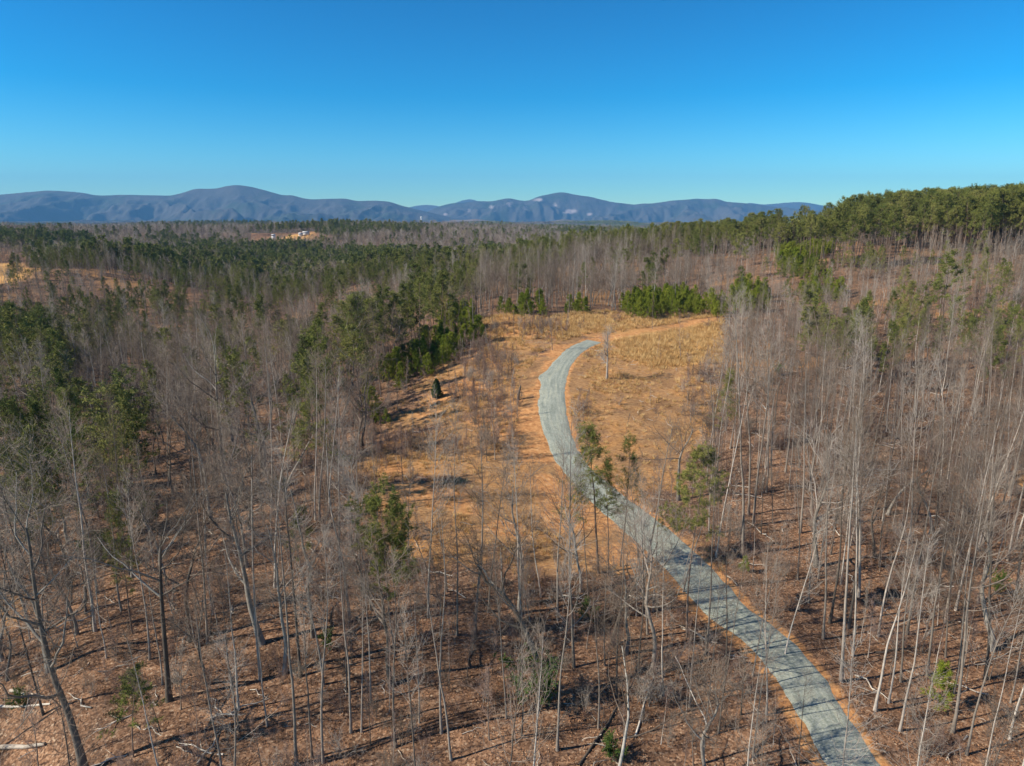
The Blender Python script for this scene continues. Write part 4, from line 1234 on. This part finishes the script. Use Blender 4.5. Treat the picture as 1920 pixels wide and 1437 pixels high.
den = np.maximum(cl_ * np.where(fbm(x / 6, y / 6, 201, 3) > .2, .55, .12), np.maximum(go_ * .9, bandg)) * (cy_ < .3)
m = (rng.random(len(x)) < den) & (road_dist(x, y)[0] > .5)
n = m.sum(); print('tufts', n)
sc = .6 + .9 * rng.random(n); sc = np.where((go_[m] > .3) | (bandg[m] > 0), sc * 1.5, sc)
tag(scatter('dry_grass', [tuft_mesh(i) for i in range(5)], np.stack([x[m], y[m], z[m]], -1), rng.integers(0, 5, n),
            np.stack([np.zeros(n), np.zeros(n), rng.random(n) * 6.283], -1), np.repeat(sc[:, None], 3, 1)), 'golden dry grass across the clearing', 'grass')

def stick_mesh(seed):
    r = np.random.default_rng(seed); L = 1.6
    P = np.zeros((1, 5, 3)); P[0, :, 0] = np.linspace(-L / 2, L / 2, 5); P[0, :, 1:] = r.normal(0, .07, (5, 2)); P[..., 2] += .06
    g = Geo(); g.tubes(P, np.array([[.035, .032, .028, .02, .012]]), 4)
    B, RB = kids(P, np.full((1, 5), .02), 5, .3, 1, (50, 30), .45, 2, up=0, wob=.1, r=r); B[..., 2] = np.maximum(B[..., 2], .01); g.cones(B[:, 0], B[:, 2], .012)
    return g.mesh('stick', M['log'])
x, y, z = candidates(38, 170, 1.9)
cl_ = soft_poly(x, y, CLEAR_W, 4)
m = (rng.random(len(x)) < .32 + .2 * cl_) & (road_dist(x, y)[0] > .8) & (soft_poly(x, y, CLAY_W, 1) < .4)
n = m.sum(); print('sticks', n)
sc = .35 + np.where(cl_[m] > .5, 1.1, 2.4) * rng.random(n) ** 3
tag(scatter('fallen_sticks', [stick_mesh(i) for i in range(5)], np.stack([x[m], y[m], z[m] + .02], -1), rng.integers(0, 5, n),
            np.stack([rng.normal(0, .06, n), rng.normal(0, .06, n), rng.random(n) * 6.283], -1), np.repeat(sc[:, None], 3, 1)), 'dead sticks lying on the ground', 'sticks')

# leaves lying on the forest floor, near the camera
def leaf_mesh(seed):
    r = np.random.default_rng(seed); g = Geo(); n = 10
    P0 = np.concatenate([r.normal(0, .35, (n, 2)), .03 + .04 * r.random((n, 1))], 1)
    D = unit(np.concatenate([r.normal(0, 1, (n, 2)), r.normal(0, .45, (n, 1))], 1))
    g.blades(P0, D, .12, .045)
    return g.mesh('leaves', M['leaf'])
x, y, z = candidates(39, 84, .55)
m = (soft_poly(x, y, CLEAR_W, 4) < .5) & (road_dist(x, y)[0] > .3) & (rng.random(len(x)) < .6)
n = m.sum(); print('leaves', n)
tag(scatter('fallen_leaves', [leaf_mesh(i) for i in range(5)], np.stack([x[m], y[m], z[m]], -1), rng.integers(0, 5, n),
            np.stack([np.zeros(n), np.zeros(n), rng.random(n) * 6.283], -1), np.ones((n, 3))), 'brown fallen leaves carpeting the forest floor', 'leaves')

def log(a, b, r0, label, m='log', name='fallen_log', branches=4):
    p, q = at(*a, Z), at(*b, Z)
    P = np.linspace(p, q, 7); P[:, 2] = Z(P[:, 0], P[:, 1]) + r0 * .7; P[1:-1] += rng.normal(0, .05, (5, 3))
    o = P.mean(0).copy(); P = (P - o)[None]; Rr = (r0 * np.linspace(1, .6, 7))[None]
    e = bpy.data.objects.new(name, None); COL.objects.link(e); e.location = o
    g = Geo(); g.tubes(P, Rr, 8)
    V = P[0]; link('log_trunk', g.mesh('log_trunk', M[m], True), e)
    if branches:
        B, RB = kids(P, Rr, branches, .4, 1, (60, 40), 2.2, 3, up=.25, wob=.15, rratio=.4)
        c = Geo(); c.tubes(B, RB, 4); link('broken_branches', c.mesh('broken_branches', M[m]), e)
    tag(e, label, 'log', 'fallen logs')
log((-20, 1405), (85, 1398), .24, 'thick pale fallen log lying at the bottom left edge', branches=0)
log((20, 1297), (92, 1310), .16, 'upper pale fallen log behind the large dark oak')
log((-10, 1325), (95, 1322), .14, 'lower pale fallen log behind the large dark oak')
log((1085, 1437), (1165, 1318), .11, 'crooked dark dead branch on the leaf litter near the bottom', 'snag', branches=5)
log((1190, 1385), (1230, 1255), .08, 'thin pale dead stem leaning by the leaf litter near the bottom centre', branches=3)
log((1150, 716), (1176, 708), .09, 'dark brush pile on the cut grass right of the pale lone tree', 'snag', branches=14)
log((1352, 1000), (1440, 985), .10, 'dark fallen tree top in the shade beyond the right road verge', 'snag', branches=14)
log((650, 1190), (735, 1150), .14, 'dark fallen tree under the two bright pines', 'snag', branches=16)
log((1000, 1130), (1100, 1118), .12, 'dark brush heap in the shade below the clay bank', 'snag', branches=14)
log((1640, 1225), (1720, 1215), .12, 'dark brush heap in the lower right woods', 'snag', branches=14)

# stump at the clay bank
p = at(972, 750, Z); q = raypt(968, 722, p[1]); h = q[2] - p[2]
g = Geo(); P = trunkline(h, lean=.05, wob=.02, S=5)[None]; g.tubes(P, (.26 * np.array([1.3, 1, .95, .9, .8, .35]))[None], 8)
c = Geo(); B, RB = kids(P, np.full((1, 6), .1), 6, .2, .9, (70, 60), .7, 2, up=0); c.cones(B[:, 0], B[:, 2], .04)
thing('tree_stump', [('trunk', g.mesh('trunk', M['snag'], True)), ('stubs', c.mesh('stubs', M['snag']))], p, 0, 1, (0, 0),
      'dark broken tree stump on the left side of the orange clay bank', 'stump')

# ------------------------------------------------------------------ far buildings
white = flatmat('white_paint', (.80, .78, .74)); roofm = flatmat('pale_roof', (.62, .60, .58)); dark = flatmat('dark_glass', (.03, .035, .04), .2); sand = flatmat('bare_earth', (.50, .36, .22))
def boxm(name, sx, sy, sz, m, z0=0):
    V = np.array([[a * sx / 2, b * sy / 2, z0 + c * sz] for c in (0, 1) for a, b in ((-1, -1), (1, -1), (1, 1), (-1, 1))])
    F = np.array([[0, 1, 5, 4], [1, 2, 6, 5], [2, 3, 7, 6], [3, 0, 4, 7], [4, 5, 6, 7], [3, 2, 1, 0]])
    return mesh_np(name, V, F, m)
def gable(name, sx, sy, z0, hh, m):
    sx, sy = sx + 1.2, sy + 1.2
    V = np.array([[-sx / 2, -sy / 2, z0], [sx / 2, -sy / 2, z0], [sx / 2, sy / 2, z0], [-sx / 2, sy / 2, z0], [-sx / 2, 0, z0 + hh], [sx / 2, 0, z0 + hh]])
    return mesh_np(name, V, [np.array([[0, 1, 5, 4], [2, 3, 4, 5], [3, 2, 1, 0]]), np.array([[1, 2, 5], [3, 0, 4]])], m)
def farpt(px_, py_, D):
    p_ = raypt(px_, py_, D); return p_
def house(px_, py_, D, sx, sz, label, rz=0.0):
    p_ = farpt(px_, py_, D); zg = float(Z(p_[0], p_[1])); base = max(p_[2], zg)
    parts = [('wall', boxm('wall', sx, 7, sz + max(0, base - zg), white, -max(0, base - zg))), ('roof', gable('roof', sx, 7, sz, 1.5, roofm))]
    e = thing('white_house', parts, (p_[0], p_[1], base), rz, 1, (0, 0), label, 'house', 'white houses on the far hill')
    for k in range(4):
        w_ = boxm('window', .9, .12, 1.1, dark, .9); o = bpy.data.objects.new('window', w_); COL.objects.link(o); o.parent = e
        o.location = (-sx / 2 + sx * (k + .5) / 4, -3.5, 0)
house(574, 439, 1120, 9, 2.6, 'larger white house on the far hill above the left woods')
house(564, 441, 1110, 5, 2.2, 'smaller white building left of the larger white house on the far hill')
house(513, 444, 1060, 4, 2.2, 'small pale shed at the left end of the bare strip on the far hill')
p_ = farpt(790, 416, 4200)
P = np.array([[[0, 0, -20], [0, 0, 0], [0, 0, 20.0], [0, 0, 22]]]); g = Geo(); g.tubes(P, np.array([[3.0, 3.0, 3.0, .3]]), 10)
P2 = np.array([[[0, 0, 20.0], [0, 0, 23], [0, 0, 28], [0, 0, 30]]]); g2 = Geo(); g2.tubes(P2, np.array([[3.0, 6, 6, .5]]), 12)
thing('white_tower', [('shaft', g.mesh('shaft', white)), ('tank', g2.mesh('tank', white))], p_, 0, 1, (0, 0), 'tiny white tower at the foot of the mountains', 'tower')

# ------------------------------------------------------------------ air
def haze(density, col):
    x0, x1, y0, y1, z0, z1 = -21500, 21500, -2500, 19500, -420, 1150
    V = np.array([[a, b, c] for c in (z0, z1) for a, b in ((x0, y0), (x1, y0), (x1, y1), (x0, y1))], float)
    F = np.array([[0, 1, 5, 4], [1, 2, 6, 5], [2, 3, 7, 6], [3, 0, 4, 7], [4, 5, 6, 7], [3, 2, 1, 0]])
    m = bpy.data.materials.new('air'); m.use_nodes = True; n_ = m.node_tree.nodes; n_.clear()
    v = n_.new('ShaderNodeVolumePrincipled'); o = n_.new('ShaderNodeOutputMaterial')
    v.inputs['Color'].default_value = (*col, 1); v.inputs['Density'].default_value = density; v.inputs['Anisotropy'].default_value = 0.0
    m.node_tree.links.new(v.outputs[0], o.inputs['Volume'])
    tag(link('haze', mesh_np('haze', V, F, m)), kind='stuff')
haze(5.5e-5, (.20, .52, .95))
for o in bpy.data.objects:
    if o.name.startswith('ground_behind'): o.name = 'near_ground'
